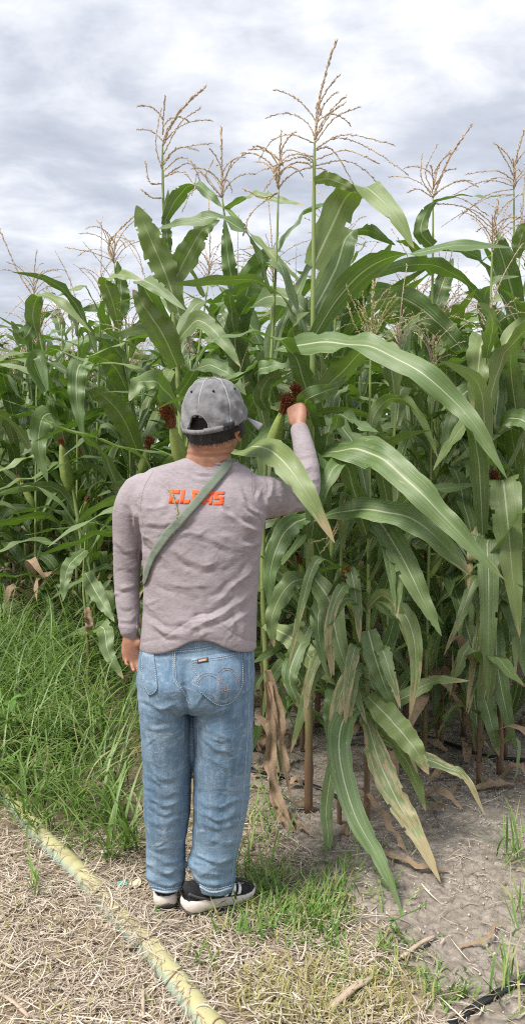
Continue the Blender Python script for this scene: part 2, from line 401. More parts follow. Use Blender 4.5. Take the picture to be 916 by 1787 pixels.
# tall arching grass at the left, in front of the corn
grass_tufts = [(30, 1300, 40, 60), (120, 1310, 30, 70), (85, 1330, 26, 60), (180, 1330, 24, 50), (200, 1380, 20, 60), (40, 1380, 24, 60), (150, 1200, 24, 40),
               (225, 1480, 24, 60), (195, 1500, 14, 40), (85, 1450, 16, 50), (130, 1430, 15, 40), (45, 1440, 14, 40), (170, 1440, 16, 40), (210, 1430, 16, 40)]
def d_tall(x, y):
    lim = -0.52 - 0.05 * (y - 3.2); e = (lim - x) / 0.35 + 0.2 * fbm(x * 3, y * 3, 4)
    e *= min(1, max(0.12, 0.75 + 1.3 * fbm(x * 2.6, y * 2.6, 6.2)))
    return min(1, max(0, e)) * min(1, max(0, (y - 3.02 - 0.12 * fbm(x * 5, y, 1)) / 0.35)) * (1.0 if y < 5.1 else 0.4)
P = scatter(5200, -2.9, -0.3, 2.95, 5.9, d_tall); n = len(P)
far = np.clip((P[:, 1] - 3.0) / 2.0, 0, 1)
parts = [blades(P, U(0, 6.3, n), U(0.24, 0.60, n) * (0.75 + 0.95 * far), U(0.005, 0.0125, n), U(0.1, 0.7, n), U(1.0, 2.6, n), 7, U(-.6, .6, n), 0.35)]
for (cx, cy, cnt, rr) in grass_tufts:
    q = ground_at(cx, cy); k = int(cnt * 1.3)
    R = np.array([(q.x + rng.normal(0, rr / 2400), q.y + rng.normal(0, rr / 2400), gz(q.x, q.y)) for _ in range(k)])
    parts.append(blades(R, U(0, 6.3, k), U(0.18, 0.46, k), U(0.006, 0.013, k), U(0.2, 0.9, k), U(0.8, 2.0, k), 7, U(-.5, .5, k), 0.35))
blade_object('tall_grass', parts, M_GRASS, kind='stuff', label='tall arching green grass left of the man in front of the corn', category='grass')

P = scatter(650, -2.6, -0.35, 3.0, 5.4, d_tall); n = len(P)
blade_object('dead_grass', [blades(P, U(0, 6.3, n), U(0.2, 0.5, n), U(0.003, 0.008, n), U(0.2, 0.9, n), U(0.8, 2.4, n), 7, U(-.7, .7, n), 0.3)], M_DRYGRASS, kind='stuff', label='straw coloured dead blades mixed into the tall grass', category='grass')
# short bright grass by the right shoe and over the straw at the bottom
lawn = [(500, 1590, 75, 45, 430, 0.075), (560, 1590, 50, 50, 260, 0.075), (470, 1550, 40, 30, 120, 0.10), (585, 1660, 24, 40, 80, 0.05), (685, 1650, 36, 26, 60, 0.05),
        (705, 1690, 60, 30, 60, 0.035), (780, 1735, 40, 26, 80, 0.05), (430, 1630, 34, 14, 30, 0.10), (340, 1595, 26, 10, 20, 0.08), (880, 1740, 30, 36, 26, 0.16), (905, 1600, 14, 60, 16, 0.16),
        (600, 1520, 60, 40, 60, 0.08), (460, 1440, 40, 60, 60, 0.14), (680, 1560, 30, 30, 12, 0.09), (800, 1400, 90, 40, 14, 0.07), (430, 1520, 30, 60, 50, 0.13), (895, 1500, 22, 14, 30, 0.20), (60, 1560, 8, 20, 12, 0.14), (130, 1470, 60, 30, 40, 0.16),
        (620, 1740, 110, 40, 40, 0.04), (360, 1680, 30, 20, 14, 0.08)]
parts = []
for (cx, cy, rx, ry, cnt, ln) in lawn:
    R = []
    while len(R) < cnt:
        q = ground_at(cx + rng.normal(0, rx * 0.6), cy + rng.normal(0, ry * 0.6)); R.append((q.x, q.y, gz(q.x, q.y)))
    R = np.array(R); k = cnt
    parts.append(blades(R, U(0, 6.3, k), U(0.5, 1.3, k) * ln, U(0.004, 0.009, k), U(0.2, 1.0, k), U(0.2, 1.0, k), 5, U(-.5, .5, k), 0.3))
blade_object('short_grass', parts, M_LAWN, kind='stuff', label='short bright grass growing beside the right shoe and across the straw', category='grass')

# yellowing stubble grass at the bottom
def d_yel(x, y): return max(0, 1 - px_in(x, y, 560, 1740, 210, 70)) + 0.06 * (x < 0.4)
P = scatter(1500, -0.9, 0.75, 1.8, 2.6, d_yel); n = len(P)
blade_object('yellowing_grass', [blades(P, U(0, 6.3, n), U(0.03, 0.075, n), U(0.003, 0.006, n), U(0.3, 1.3, n), U(0.1, 0.9, n), 4, U(-.6, .6, n), 0.2)],
             M_DRYGRASS, kind='stuff', label='yellowing stubble of dying grass along the bottom edge', category='grass')

# straw litter lying in layers
def d_straw(x, y):
    s = soil_amount(x, y); a = (1 - s) * min(1, max(0.08, (3.25 - y) / 0.55))
    if x < -0.35 and y > 3.0: a *= 0.5
    return max(a * (0.55 + 0.9 * fbm(x * 3, y * 3, 8.8) + 0.35), 0.035)
P = scatter(15000, -1.7, 1.3, 1.6, 4.2, d_straw); n = len(P)
P[:, 2] += U(0.002, 0.022, n)
tilt = rng.normal(0, 0.13, n)
litter = [blades(P, U(0, 6.3, n), U(0.03, 0.14, n), U(0.0018, 0.0046, n), math.pi / 2 + tilt, -2.0 * tilt + rng.normal(0, 0.2, n), 5, rng.normal(0, 0.55, n), 0.4)]
P = scatter(6000, -1.5, 1.2, 1.7, 3.4, d_straw); n = len(P); P[:, 2] += U(0.0, 0.018, n); tilt = rng.normal(0, 0.2, n)
litter.append(blades(P, U(0, 6.3, n), U(0.008, 0.04, n), U(0.002, 0.008, n), math.pi / 2 + tilt, -2 * tilt, 4, rng.normal(0, 0.4, n), 0.5))
P = scatter(90, -1.5, 1.0, 1.7, 3.6, d_straw); n = len(P); P[:, 2] += U(0.006, 0.028, n); tilt = rng.normal(0, 0.06, n)
litter.append(blades(P, U(0, 6.3, n), U(0.08, 0.18, n), U(0.005, 0.010, n), math.pi / 2 + tilt, -2 * tilt, 6, rng.normal(0, 0.3, n), 0.5))
blade_object('straw_litter', litter, M_STRAW, kind='stuff', label='pale dry straw litter covering the ground around the pipe', category='straw')

# pale crumbs of earth and grain on the soil
P = scatter(1500, -0.6, 1.5, 1.9, 4.8, lambda x, y: 0.2 + 0.8 * soil_amount(x, y) * (0.6 if y < 2.5 else 1)); G = Geo()
octV = np.array([(1, 0, 0), (-1, 0, 0), (0, 1, 0), (0, -1, 0), (0, 0, 1), (0, 0, -1)], float)
octF = [(0, 2, 4), (2, 1, 4), (1, 3, 4), (3, 0, 4), (2, 0, 5), (1, 2, 5), (3, 1, 5), (0, 3, 5)]
V = []; F = []
for q, p in enumerate(P):
    s = rng.uniform(0.0022, 0.0055); V.append(octV * s * rng.uniform(0.7, 1.3, (6, 1)) + p + (0, 0, s * 0.5)); F += [tuple(i + 6 * q for i in f) for f in octF]
link('soil_crumbs', np_mesh('soil_crumbs', np.vstack(V), F, mats=[simple('pale crumbs', (0.5, 0.45, 0.38), 0.8, 0.4, 60)]), kind='stuff', label='pale crumbs scattered over the bare soil', category='gravel')

# ------------------------------------------------------------------ corn
CAMP = np.array([0, 0, CAMH])
def leaf_geo(P, Nn, W, nac=6, fold=0.25, wave=0.0, seed=0, dry=0.0, dry_tip=0.0, prof=(0.5, 0.30), torn=0.0, tipw=2.4):
    """blade round the midrib samples P with up-side normals Nn; W is the full width"""
    r = np.random.default_rng(seed); P = np.asarray(P, float); k = len(P); t = np.linspace(0, 1, k)
    T = grad(P); Nn = norm(Nn - T * np.sum(Nn * T, 1, keepdims=True)); A = np.cross(T, Nn)
    s0, tw = prof; x = np.clip(t / tw, 0, 1); x = x * x * (3 - 2 * x)
    w = W * 0.5 * (s0 + (1 - s0) * x) * np.clip(1 - t ** tipw, 0.0, 1) ** 0.85 + 0.0006
    s = np.linspace(-1, 1, nac + 1); ph = r.uniform(0, 6.3, 4); fr = r.uniform(7, 13, 2)
    env = np.sin(np.pi * np.clip(t * 1.05, 0, 1)) ** 0.7
    V = []; UVv = []; D = []
    for j, sv in enumerate(s):
        a = abs(sv); side = 0 if sv < 0 else 1
        wv = wave * env * ((np.sin(fr[side] * t ** 1.3 * 2.2 + ph[side]) + 0.5 * np.sin(fr[side] * 4.3 * t ** 0.8 + ph[side + 2]) * np.sin(2.3 * t + ph[side + 1])) * a ** 1.6 + 0.35 * np.sin(fr[0] * 2.9 * t + ph[3]))
        up = fold * w * (a ** 1.2) * (1 - 0.4 * t) - 0.35 * fold * w * a ** 3
        edge = 1 + (np.convolve(r.normal(0, 0.085, k + 2), [.3, .4, .3], 'valid') - 0.22 * (r.random(k) < 0.035)) * (a > 0.9)
        V.append(P + A * (sv * w * edge)[:, None] + Nn * (up + wv)[:, None])
        UVv.append(np.stack([np.full(k, sv), t], 1)); D.append(dry + dry_tip * t ** 3 + 0.12 * (dry > 0) * a)
    V = np.stack(V, 1).reshape(-1, 3); UVv = np.stack(UVv, 1).reshape(-1, 2); D = np.stack(D, 1).ravel()
    c = nac + 1; F = []
    for i in range(k - 1):
        for j in range(nac):
            if torn > 0 and t[i] > 0.25 and j in (0, nac - 1) and r.random() < torn: continue
            if torn > 0.2 and t[i] > 0.45 and r.random() < torn * 0.35: continue
            F.append((i * c + j, i * c + j + 1, (i + 1) * c + j + 1, (i + 1) * c + j))
    return V, F, UVv, D
def leaf_mesh(name, g, off=(0, 0, 0)):
    V, F, UVv, D = g
    return np_mesh(name, V - np.array(off), F, uv=UVv, attrs={'var': D}, mats=[M_LEAF])
def natural_leaf(z0, az, L, W, a0, a1, seed, base=(0, 0), k=15, nac=4, **kw):
    r = np.random.default_rng(seed); t = np.linspace(0, 1, k)
    knee = r.uniform(0.28, 0.6); ang = a0 + a1 / (1 + np.exp(-(t - knee) * (r.uniform(5, 11) if r.random() < 0.6 else r.uniform(25, 60)))) + 0.10 * np.sin(t * r.uniform(5, 11) + r.uniform(0, 6))
    st = L / (k - 1); hz = np.concatenate([[0], np.cumsum(np.sin(ang[:-1]) * st)]); vz = np.concatenate([[0], np.cumsum(np.cos(ang[:-1]) * st)])
    az_t = az + r.normal(0, 0.35) * t ** 1.5; hz = hz + 0.012
    P = np.stack([base[0] + hz * np.cos(az_t), base[1] + hz * np.sin(az_t), z0 + vz], 1)
    Nn = np.stack([-np.cos(ang) * np.cos(az), -np.cos(ang) * np.sin(az), np.sin(ang)], 1)
    tw = r.normal(0, 0.8) * t ** 1.2 + 0.12 * np.sin(t * r.uniform(6, 14)); T = grad(P)
    Nn = Nn * np.cos(tw)[:, None] + np.cross(T, Nn) * np.sin(tw)[:, None]
    return leaf_geo(P, Nn, W, nac, r.uniform(0.12, 0.4), W * r.uniform(0.07, 0.22), seed, **kw)
def pixel_leaf(pts, Wm, r, seed, dry=0.0, dry_tip=0.0, torn=0.012, k=44, fold=0.28, wave=None, prof=(0.5, 0.3), tipw=2.4):
    """pts: (px, py, metres away) along the midrib; r: how far the upper (+) or under (-) side turns to the path"""
    W3 = [at(*p) for p in pts]; P = spline(W3, k); T = grad(P)
    rr = np.interp(np.linspace(0, 1, k), np.linspace(0, 1, len(r)), r) if hasattr(r, '__len__') else np.full(k, r)
    tc = norm(CAMP - P); up = np.array([0, 0, 1.0]) - T * T[:, 2:3]
    tcp = tc - T * np.sum(tc * T, 1, keepdims=True)
    Nn = up * (1.02 - np.abs(rr))[:, None] + tcp * rr[:, None]
    return leaf_geo(P, Nn, Wm, 8, fold, (Wm * 0.10 if wave is None else wave * 1.5), seed, dry, dry_tip, prof, torn, tipw)

def stalk_geo(P, r0, r1, nodes, nseg=9):
    """cane with swollen joints; each sheath is widest where its leaf leaves it"""
    k = len(P); t = np.linspace(0, 1, k); R = r0 + (r1 - r0) * t ** 0.8
    for q, nd in enumerate(nodes):
        d = t - nd; R = R * (1 + 0.28 * np.exp(-(d / 0.006) ** 2) + 0.16 * np.clip(1 - np.abs(d + 0.03) / 0.04, 0, 1))
    return tube(P, R, nseg)
def branch_geo(P, r, n_sp, seed, size=0.0055, nside=4):
    rr = np.random.default_rng(seed); G = Geo(); V, F, Uv = tube(P, np.linspace(r, r * 0.6, len(P)), nside); G.add(V, F, Uv)
    T = grad(P)
    for i in range(n_sp):
        t = (i + 0.6) / n_sp; f = t * (len(P) - 1); a = int(min(f, len(P) - 2)); p = P[a] * (1 - f + a) + P[a + 1] * (f - a); tt = T[a]
        side = norm(np.cross(tt, rr.normal(0, 1, 3)))
        d = norm(tt * 0.9 + side * 0.28); e = norm(np.cross(d, side)); s = size * rr.uniform(0.7, 1.25); b = p + side * r * 0.6
        g = np.cross(d, e); w = 0.27 * s
        Vv = np.array([b, b + d * s * .6 + e * w, b + d * s * .6 + g * w, b + d * s * .6 - e * w, b + d * s * .6 - g * w, b + d * s * 1.7])
        G.add(Vv, [(0, 2, 1), (0, 3, 2), (0, 4, 3), (0, 1, 4), (5, 1, 2), (5, 2, 3), (5, 3, 4), (5, 4, 1)])
    return G
def tassel_branches(seed, n=13, L=0.26, spread=1.0, lean=(0.1, 0.0), z_span=0.14):
    """branch polylines from the foot of the tassel; the first is the central spike"""
    r = np.random.default_rng(seed); out = []
    t = np.linspace(0, 1, 9)
    H = r.uniform(0.42, 0.52)
    lean = np.array(lean)
    spike = np.stack([lean[0] * t ** 2 * H, lean[1] * t ** 2 * H, t * H], 1); out.append(spike)
    for i in range(n):
        z = z_span * (i / n) ** 1.2; az = i * 2.4 + r.uniform(-.5, .5); Lb = L * r.uniform(0.7, 1.15) * (1 - 0.35 * i / n)
        a0 = r.uniform(0.25, 0.6) * spread; a1 = r.uniform(0.5, 1.5) * spread
        an = a0 + a1 * t; st = Lb / 8
        h = np.concatenate([[0], np.cumsum(np.sin(an[:-1]) * st)]); v = np.concatenate([[0], np.cumsum(np.cos(an[:-1]) * st)])
        out.append(np.stack([h * math.cos(az) + lean[0] * z * 0.3, h * math.sin(az) + lean[1] * z * 0.3, z + v], 1))
    return out
def ear_geo(P, R=0.027):
    """husk spindle wrapped in ridged leaves along P"""
    k = len(P); t = np.linspace(0, 1, k); rad = R * (0.45 + 0.55 * np.clip(t / 0.3, 0, 1)) * np.clip(1 - t ** 3 * 0.72, 0.1, 1)
    V, F, Uv = tube(P, rad, 14)
    c = np.repeat(P, 14, 0); ridge = 1 + 0.07 * np.sin(Uv[:, 0] * 2 * math.pi * 4 + 3 * Uv[:, 1]) + 0.04 * np.sin(Uv[:, 0] * 2 * math.pi * 9)
    return c + (V - c) * ridge[:, None], F, Uv
def silk_geo(tip, d, seed, L=0.07, n=70, spread=0.26):
    r = np.random.default_rng(seed); G = Geo(); d = norm(d)
    for i in range(n):
        q = norm(d + r.normal(0, spread * 0.5, 3)); e = norm(q + np.array([0, 0, -1.0]) * r.uniform(0.1, 0.8) + r.normal(0, .13, 3)); l = L * r.uniform(0.55, 1.0)
        b = np.array(tip) + r.normal(0, 0.006, 3)
        P = spline([b - d * 0.01, b + q * l * 0.5, b + q * l * 0.55 + e * l * 0.5], 5)
        V, F, Uv = tube(P, np.linspace(0.0019, 0.0011, 5), 3, caps=False); G.add(V, F, Uv)
    return G

SEED = [100]
def nseed(): SEED[0] += 1; return SEED[0]
def hero_plant(label, stalk_px, leaves, r0=0.013, tassel=None, tmat=None, ear=None, fill=(), nodes=None, top=None, cat='corn plant', group='corn plants at the front of the field', dryleaf=()):
    """stalk_px: (px, py, away) from the root up; leaves: dicts for pixel_leaf; fill: natural leaves (z, az, L)"""
    S = [at(*p) for p in stalk_px]; base = np.array([S[0].x, S[0].y, gz(S[0].x, S[0].y) - 0.02])
    S[0] = Vector(base); P = spline(S, 60)
    root = empty('corn_plant', base, label=label, category=cat, group=group)
    nd = np.linspace(0.05, 0.93, 12) if nodes is None else nodes
    V, F, Uv = stalk_geo(P, r0, r0 * 0.24, nd); link('stalk', np_mesh('stalk', V - base, F, uv=Uv, mats=[M_STALK]), root)
    for lf in leaves:
        lf = dict(lf); pts = lf.pop('p'); w = lf.pop('w'); r = lf.pop('r')
        lf.setdefault('dry_tip', float(rng.uniform(0.05, 0.45))); g = pixel_leaf(pts, w, r, nseed(), **lf); link('leaf', leaf_mesh('leaf', g, base), root)
    zt_ = P[-1][2]
    fill = list(fill) + [(zt_ * f, rng.uniform(0, 6.3), rng.uniform(.5, .8), rng.uniform(.35, .6), rng.uniform(1.0, 1.9)) for f in (0.3, 0.42, 0.52, 0.62, 0.70) if zt_ > 1.6]
    for (z, az, L, a0, a1) in fill:
        i = int(np.argmin(np.abs(P[:, 2] - z))); b = P[i]
        g = natural_leaf(b[2], az, L, rng.uniform(0.065, 0.095), a0, a1, nseed(), (b[0], b[1]), k=24, nac=6, torn=0.008)
        link('leaf', leaf_mesh('leaf', g, base), root)
    for (pts, w) in dryleaf:
        W3 = spline([at(*p) for p in pts], 20); T = grad(W3); nn = np.cross(T, np.array([1.0, 0.3, 0])); g = leaf_geo(W3, nn, w, 6, 0.9, w * 0.35, nseed())
        link('dry_leaf', np_mesh('dry_leaf', g[0] - base, g[1], uv=g[2], mats=[M_DRYLEAF]), root)
    tm = tmat or M_TASSEL
    if tassel:
        tp = P[-1]; spike = spline([tp] + [at(*q) for q in tassel['spike']], 14) - base
        to = link('tassel', branch_geo(spike, 0.0042, 110, nseed(), 0.0095).mesh('tassel', [tm]), root)
        cur = [spline([at(*q) for q in b], 10) - base for b in tassel.get('branches', [])]
        cur += [b[:, :] + (tp - base) for b in tassel_branches(nseed(), tassel.get('n', 8) + 2, tassel.get('L', 0.24), tassel.get('spread', 1.2))[1:]]
        for b in cur: link('branch', branch_geo(b, 0.0022, 46, nseed(), 0.0074).mesh('branch', [tm]), to)
    for (ea, eb, L, ssz) in (ear or []):
        a = np.array(at(*ea)); b = np.array(at(*eb)); E = spline([a, a * 0.5 + b * 0.5 + np.array([0, 0, -0.004]), b], 10)
        V, F, Uv = ear_geo(E - base, L); h = link('ear', np_mesh('ear', V, F, uv=Uv, mats=[M_HUSK]), root)
        link('silk', silk_geo(b - base, b - a, nseed(), ssz, 300).mesh('silk', [M_SILK]), h)
    return root

# --- the plants that can be told apart at the field's edge
D = dict
_r = np.random.default_rng(21)
def hang(sx, d, y0, y1, n):
    """narrow ragged leaves hanging close to a stalk"""
    out = []
    for i in range(n):
        y = _r.uniform(y0, y1); s = 1 if i % 2 else -1; w = _r.uniform(25, 75) * s; L = _r.uniform(90, 170)
        out.append(D(p=[(sx, y, d), (sx + w * .6, y - _r.uniform(5, 35), d - .06), (sx + w, y + L * .35, d - .13), (sx + w * _r.uniform(.9, 1.5), y + L, d - .17)], w=_r.uniform(.04, .068), r=[_r.choice([-.4, .4]), .5, _r.choice([.8, .75, -.6]), .8], dry=float(_r.choice([0, 0, .15, .3])), torn=.03, dry_tip=.5))
    return out
hero_plant('tall corn plant whose ear the man grips, with the highest tassel',
    [(538, 1408, 3.20), (540, 1100, 3.18), (543, 800, 3.16), (546, 520, 3.16), (548, 310, 3.15), (549, 245, 3.15)],
    [D(p=[(548, 316, 3.14), (572, 312, 3.12), (600, 322, 3.08), (632, 338, 3.05)], w=0.055, r=-0.75),
     D(p=[(546, 466, 3.15), (574, 405, 3.18), (606, 342, 3.16), (642, 330, 3.06), (690, 378, 2.96), (722, 434, 2.92)], w=0.125, r=[-.85, -.9, -.6, .45, .8, .8], wave=0.006, prof=(0.62, 0.2), fold=0.18),
     D(p=[(546, 545, 3.17), (585, 470, 3.24), (606, 412, 3.28), (640, 402, 3.30), (690, 428, 3.28)], w=0.105, r=[.9, .95, .7, -.6, -.7], prof=(0.7, .2)),
     D(p=[(546, 590, 3.14), (590, 520, 3.06), (650, 462, 2.96), (730, 440, 2.88), (815, 428, 2.84), (893, 432, 2.84)], w=0.10, r=[-.92, -.85, -.6, .35, .55, .5], wave=0.004, fold=0.15),
     D(p=[(547, 700, 3.14), (590, 655, 3.05), (650, 606, 2.9), (710, 640, 2.78), (760, 700, 2.75)], w=0.1, r=[-.8, -.8, .2, .6, .7]),
     D(p=[(545, 815, 3.12), (570, 792, 3.05), (615, 784, 2.9), (660, 797, 2.8), (710, 838, 2.7), (768, 895, 2.62), (823, 955, 2.58), (880, 1012, 2.56)], w=0.124, r=[.4, .5, .65, .8, .8, .8, .75, .7], wave=0.010, torn=0.0, dry_tip=0.42),
     D(p=[(543, 910, 3.12), (600, 892, 3.0), (664, 892, 2.88), (723, 908, 2.8), (768, 945, 2.76), (820, 1003, 2.72)], w=0.098, r=[.3, .6, .7, .7, .7], dry_tip=0.5, tipw=6),
     D(p=[(541, 1090, 3.16), (505, 1180, 3.02), (535, 1250, 3.0)], w=0.07, r=.6, dry=0.2),
     D(p=[(542, 900, 3.15), (500, 925, 3.1), (474, 985, 3.05), (468, 1060, 3.03)], w=0.09, r=[.5, .7, .8, .8]),
     D(p=[(541, 1010, 3.15), (505, 1020, 3.12), (475, 1075, 3.1), (478, 1130, 3.1)], w=0.085, r=.75),
     D(p=[(547, 745, 3.12), (532, 705, 3.0), (548, 690, 2.93), (585, 676, 2.95), (605, 655, 3.0)], w=0.075, r=[-.6, -.85, -.9, -.7, -.6], prof=(.8, .2)),
     D(p=[(541, 1000, 3.2), (575, 1050, 3.1), (592, 1130, 3.02), (640, 1265, 2.95)], w=0.1, r=[.6, .7, .75, .75], dry=0.1)],
    r0=0.0165,
    tassel=D(spike=[(556, 180, 3.14), (570, 120, 3.12), (586, 72, 3.10)], n=5,
             branches=[[(549, 245, 3.15), (575, 200, 3.14), (601, 180, 3.13)], [(549, 250, 3.15), (585, 205, 3.12), (627, 187, 3.1)],
                       [(548, 250, 3.15), (510, 235, 3.1), (475, 245, 3.08), (452, 278, 3.05)], [(548, 262, 3.15), (600, 235, 3.08), (686, 252, 3.0)],
                       [(548, 262, 3.15), (590, 240, 3.1), (650, 262, 3.04), (712, 305, 2.98)], [(548, 275, 3.15), (500, 262, 3.2), (482, 300, 3.2), (462, 330, 3.2)],
                       [(548, 280, 3.15), (600, 262, 3.06), (640, 275, 3.0), (660, 285, 3.0)], [(548, 285, 3.15), (520, 275, 3.1), (450, 300, 3.1)], [(549, 262, 3.15), (580, 262, 3.2), (622, 330, 3.2)],
                       [(548, 290, 3.15), (600, 280, 3.2), (640, 300, 3.2), (672, 340, 3.2)]]),
    ear=[((538, 762, 3.13), (521, 694, 3.06), 0.027, 0.06)],
    fill=[(0.55, 2.2, .6, .5, 1.7), (0.75, -0.4, .7, .5, 1.6), (1.9, 2.6, .7, .4, 1.5), (1.6, 2.9, .8, .5, 1.5)])

hero_plant('dark lower stalk with withered brown leaves right behind the man',
    [(478, 1408, 3.26), (466, 1200, 3.26), (458, 1000, 3.28), (464, 800, 3.3), (474, 610, 3.3), (482, 450, 3.32), (486, 330, 3.32)],
    [D(p=[(474, 614, 3.26), (520, 602, 3.05), (585, 598, 2.9), (650, 608, 2.78), (723, 643, 2.68), (799, 707, 2.6), (845, 768, 2.55), (884, 836, 2.52)], w=0.106, r=[.5, .75, .6, .45, .75, .85, .8, .8], wave=0.010, fold=0.2),
     D(p=[(462, 1090, 3.25), (510, 1115, 3.12), (555, 1165, 3.05), (585, 1195, 3.03)], w=0.085, r=.8, dry_tip=.3),
     D(p=[(464, 800, 3.26), (428, 792, 2.98), (452, 778, 2.72), (495, 806, 2.54), (538, 866, 2.45), (584, 948, 2.42)], w=0.118, r=[.2, .5, .75, .85, .85, .8], dry_tip=.55, prof=(.5, .22), fold=.2),
     D(p=[(470, 690, 3.28), (445, 655, 3.2), (470, 640, 3.1), (520, 640, 3.02)], w=0.085, r=[.6, .8, .7, .5]),
     D(p=[(468, 720, 3.28), (455, 690, 3.2), (470, 660, 3.15), (500, 650, 3.12)], w=0.06, r=-.8)],
    r0=0.0135, fill=[(1.9, 0.4, .7, .4, 1.5), (2.1, 3.4, .65, .35, 1.4), (2.3, 0.2, .5, .3, 1.2), (0.9, 1.5, .6, .5, 1.7)],
    tassel=D(spike=[(480, 300, 3.3), (490, 285, 3.3)], n=9, L=.26, branches=[[(486, 335, 3.32), (460, 345, 3.3), (425, 330, 3.3)], [(486, 335, 3.32), (440, 370, 3.3), (425, 410, 3.3)]]), tmat=M_TASSEL_W,
    ear=[((470, 790, 3.22), (494, 715, 3.12), 0.028, 0.075)],
    dryleaf=[([(466, 1190, 3.22), (474, 1260, 3.18), (470, 1330, 3.16), (488, 1400, 3.10), (515, 1450, 3.02)], 0.055), ([(466, 1170, 3.24), (484, 1240, 3.2), (494, 1320, 3.18), (510, 1400, 3.14)], 0.05), ([(470, 1330, 3.2), (480, 1400, 3.12), (500, 1440, 3.06), (545, 1470, 2.98)], 0.04)])

hero_plant('short corn plant with fresh pale yellow tassel right of the gripped stalk',
    [(640, 1452, 3.05), (640, 1250, 3.05), (643, 1000, 3.06), (644, 800, 3.06), (645, 690, 3.06), (646, 610, 3.06)],
    [D(p=[(645, 760, 3.06), (655, 720, 3.1), (688, 694, 3.06), (730, 722, 3.0), (764, 800, 2.98)], w=0.055, r=[-.85, -.85, -.5, -.6, -.7], dry_tip=.25),
     D(p=[(642, 1100, 3.02), (655, 1150, 2.98), (672, 1200, 2.96), (690, 1240, 2.95)], w=0.085, r=.85, dry_tip=.5, prof=(.75, .2)),
     D(p=[(641, 1215, 3.02), (680, 1255, 2.9), (722, 1305, 2.82), (748, 1352, 2.8)], w=0.1, r=.8, dry=0.12, dry_tip=.4),
     D(p=[(640, 1225, 3.03), (600, 1255, 2.9), (592, 1320, 2.78), (618, 1420, 2.66), (662, 1500, 2.56), (702, 1592, 2.48)], w=0.092, r=[.4, .8, .85, .8, .75, .6], dry=.05, wave=.004),
     D(p=[(641, 1262, 3.0), (662, 1330, 2.88), (694, 1400, 2.78), (730, 1462, 2.7), (768, 1540, 2.62)], w=0.092, r=.8, dry=0.42, dry_tip=.25, torn=.04),
     D(p=[(642, 1250, 3.03), (690, 1300, 2.94), (722, 1355, 2.9), (742, 1416, 2.88)], w=0.07, r=-.5),
     D(p=[(642, 1280, 3.03), (700, 1305, 2.98), (770, 1336, 2.92), (812, 1358, 2.88), (846, 1424, 2.84)], w=0.05, r=.6, dry=.3, dry_tip=.4),
     D(p=[(643, 1240, 3.06), (690, 1225, 3.1), (755, 1190, 3.1), (818, 1188, 3.06)], w=0.07, r=.55, dry=.28),
     D(p=[(643, 1040, 3.06), (690, 1055, 3.0), (718, 1100, 2.96), (725, 1170, 2.95), (714, 1256, 2.94)], w=0.07, r=[.5, .6, .8, .8, .7], dry=.25, torn=.06),
     D(p=[(643, 900, 3.04), (665, 915, 2.98), (705, 980, 2.9), (738, 1048, 2.85), (770, 1110, 2.82)], w=0.1, r=.82, wave=.006),
     D(p=[(642, 1060, 3.04), (670, 1040, 3.0), (700, 1080, 2.98), (712, 1130, 2.98)], w=0.06, r=-.6),
     D(p=[(643, 880, 3.04), (615, 860, 3.1), (598, 905, 3.1), (600, 960, 3.1)], w=0.07, r=.7),
     D(p=[(642, 985, 3.05), (665, 965, 3.05), (690, 1000, 3.0), (705, 1050, 3.0)], w=0.07, r=-.4)] + hang(642, 3.05, 940, 1260, 9),
    r0=0.0115, tmat=M_TASSEL_Y,
    tassel=D(spike=[(648, 560, 3.06), (652, 478, 3.06)], n=4, L=.2, spread=.7,
             branches=[[(646, 600, 3.06), (630, 560, 3.04), (604, 500, 3.02)], [(646, 605, 3.06), (665, 565, 3.02), (695, 535, 3.0)], [(646, 608, 3.06), (690, 585, 3.0), (738, 540, 2.96)],
                       [(646, 600, 3.06), (622, 575, 3.0), (606, 530, 3.0)], [(646, 596, 3.06), (672, 540, 3.1), (690, 515, 3.1)], [(646, 612, 3.06), (680, 575, 2.98), (738, 545, 2.9)], [(646, 604, 3.06), (636, 540, 3.1), (630, 500, 3.1)]]),
    dryleaf=[([(640, 1385, 3.04), (665, 1420, 2.98), (695, 1465, 2.9), (716, 1500, 2.84)], 0.03), ([(640, 1400, 3.03), (600, 1450, 3.0), (598, 1490, 2.98)], 0.03)])

hero_plant('thin corn plant with a half hidden ear between two front stalks',
    [(592, 1440, 3.10), (592, 1250, 3.12), (593, 1050, 3.14), (598, 900, 3.15), (612, 830, 3.15)],
    [D(p=[(593, 1170, 3.12), (578, 1230, 3.0), (570, 1290, 2.95)], w=0.07, r=.7),
     D(p=[(594, 1090, 3.12), (560, 1060, 3.1), (556, 1110, 3.05), (570, 1180, 3.0)], w=0.07, r=[-.6, .6, .8, .8]),
     D(p=[(594, 1035, 3.12), (640, 1045, 3.04), (690, 1082, 3.0)], w=0.045, r=-.7),
     D(p=[(593, 1260, 3.12), (570, 1400, 3.0), (572, 1470, 2.9), (556, 1530, 2.82)], w=0.05, r=.5)] + hang(593, 3.13, 900, 1230, 6),
    r0=0.009, tmat=M_TASSEL_Y, tassel=D(spike=[(610, 815, 3.15), (612, 800, 3.15)], n=0, branches=[[(606, 860, 3.12), (580, 930, 2.95), (545, 946, 2.9)], [(606, 860, 3.12), (590, 920, 3.0), (560, 965, 2.95)]]),
    ear=[((618, 1075, 3.12), (608, 1012, 3.08), 0.022, 0.05)], fill=[(0.5, 2.8, .5, .6, 1.6)])

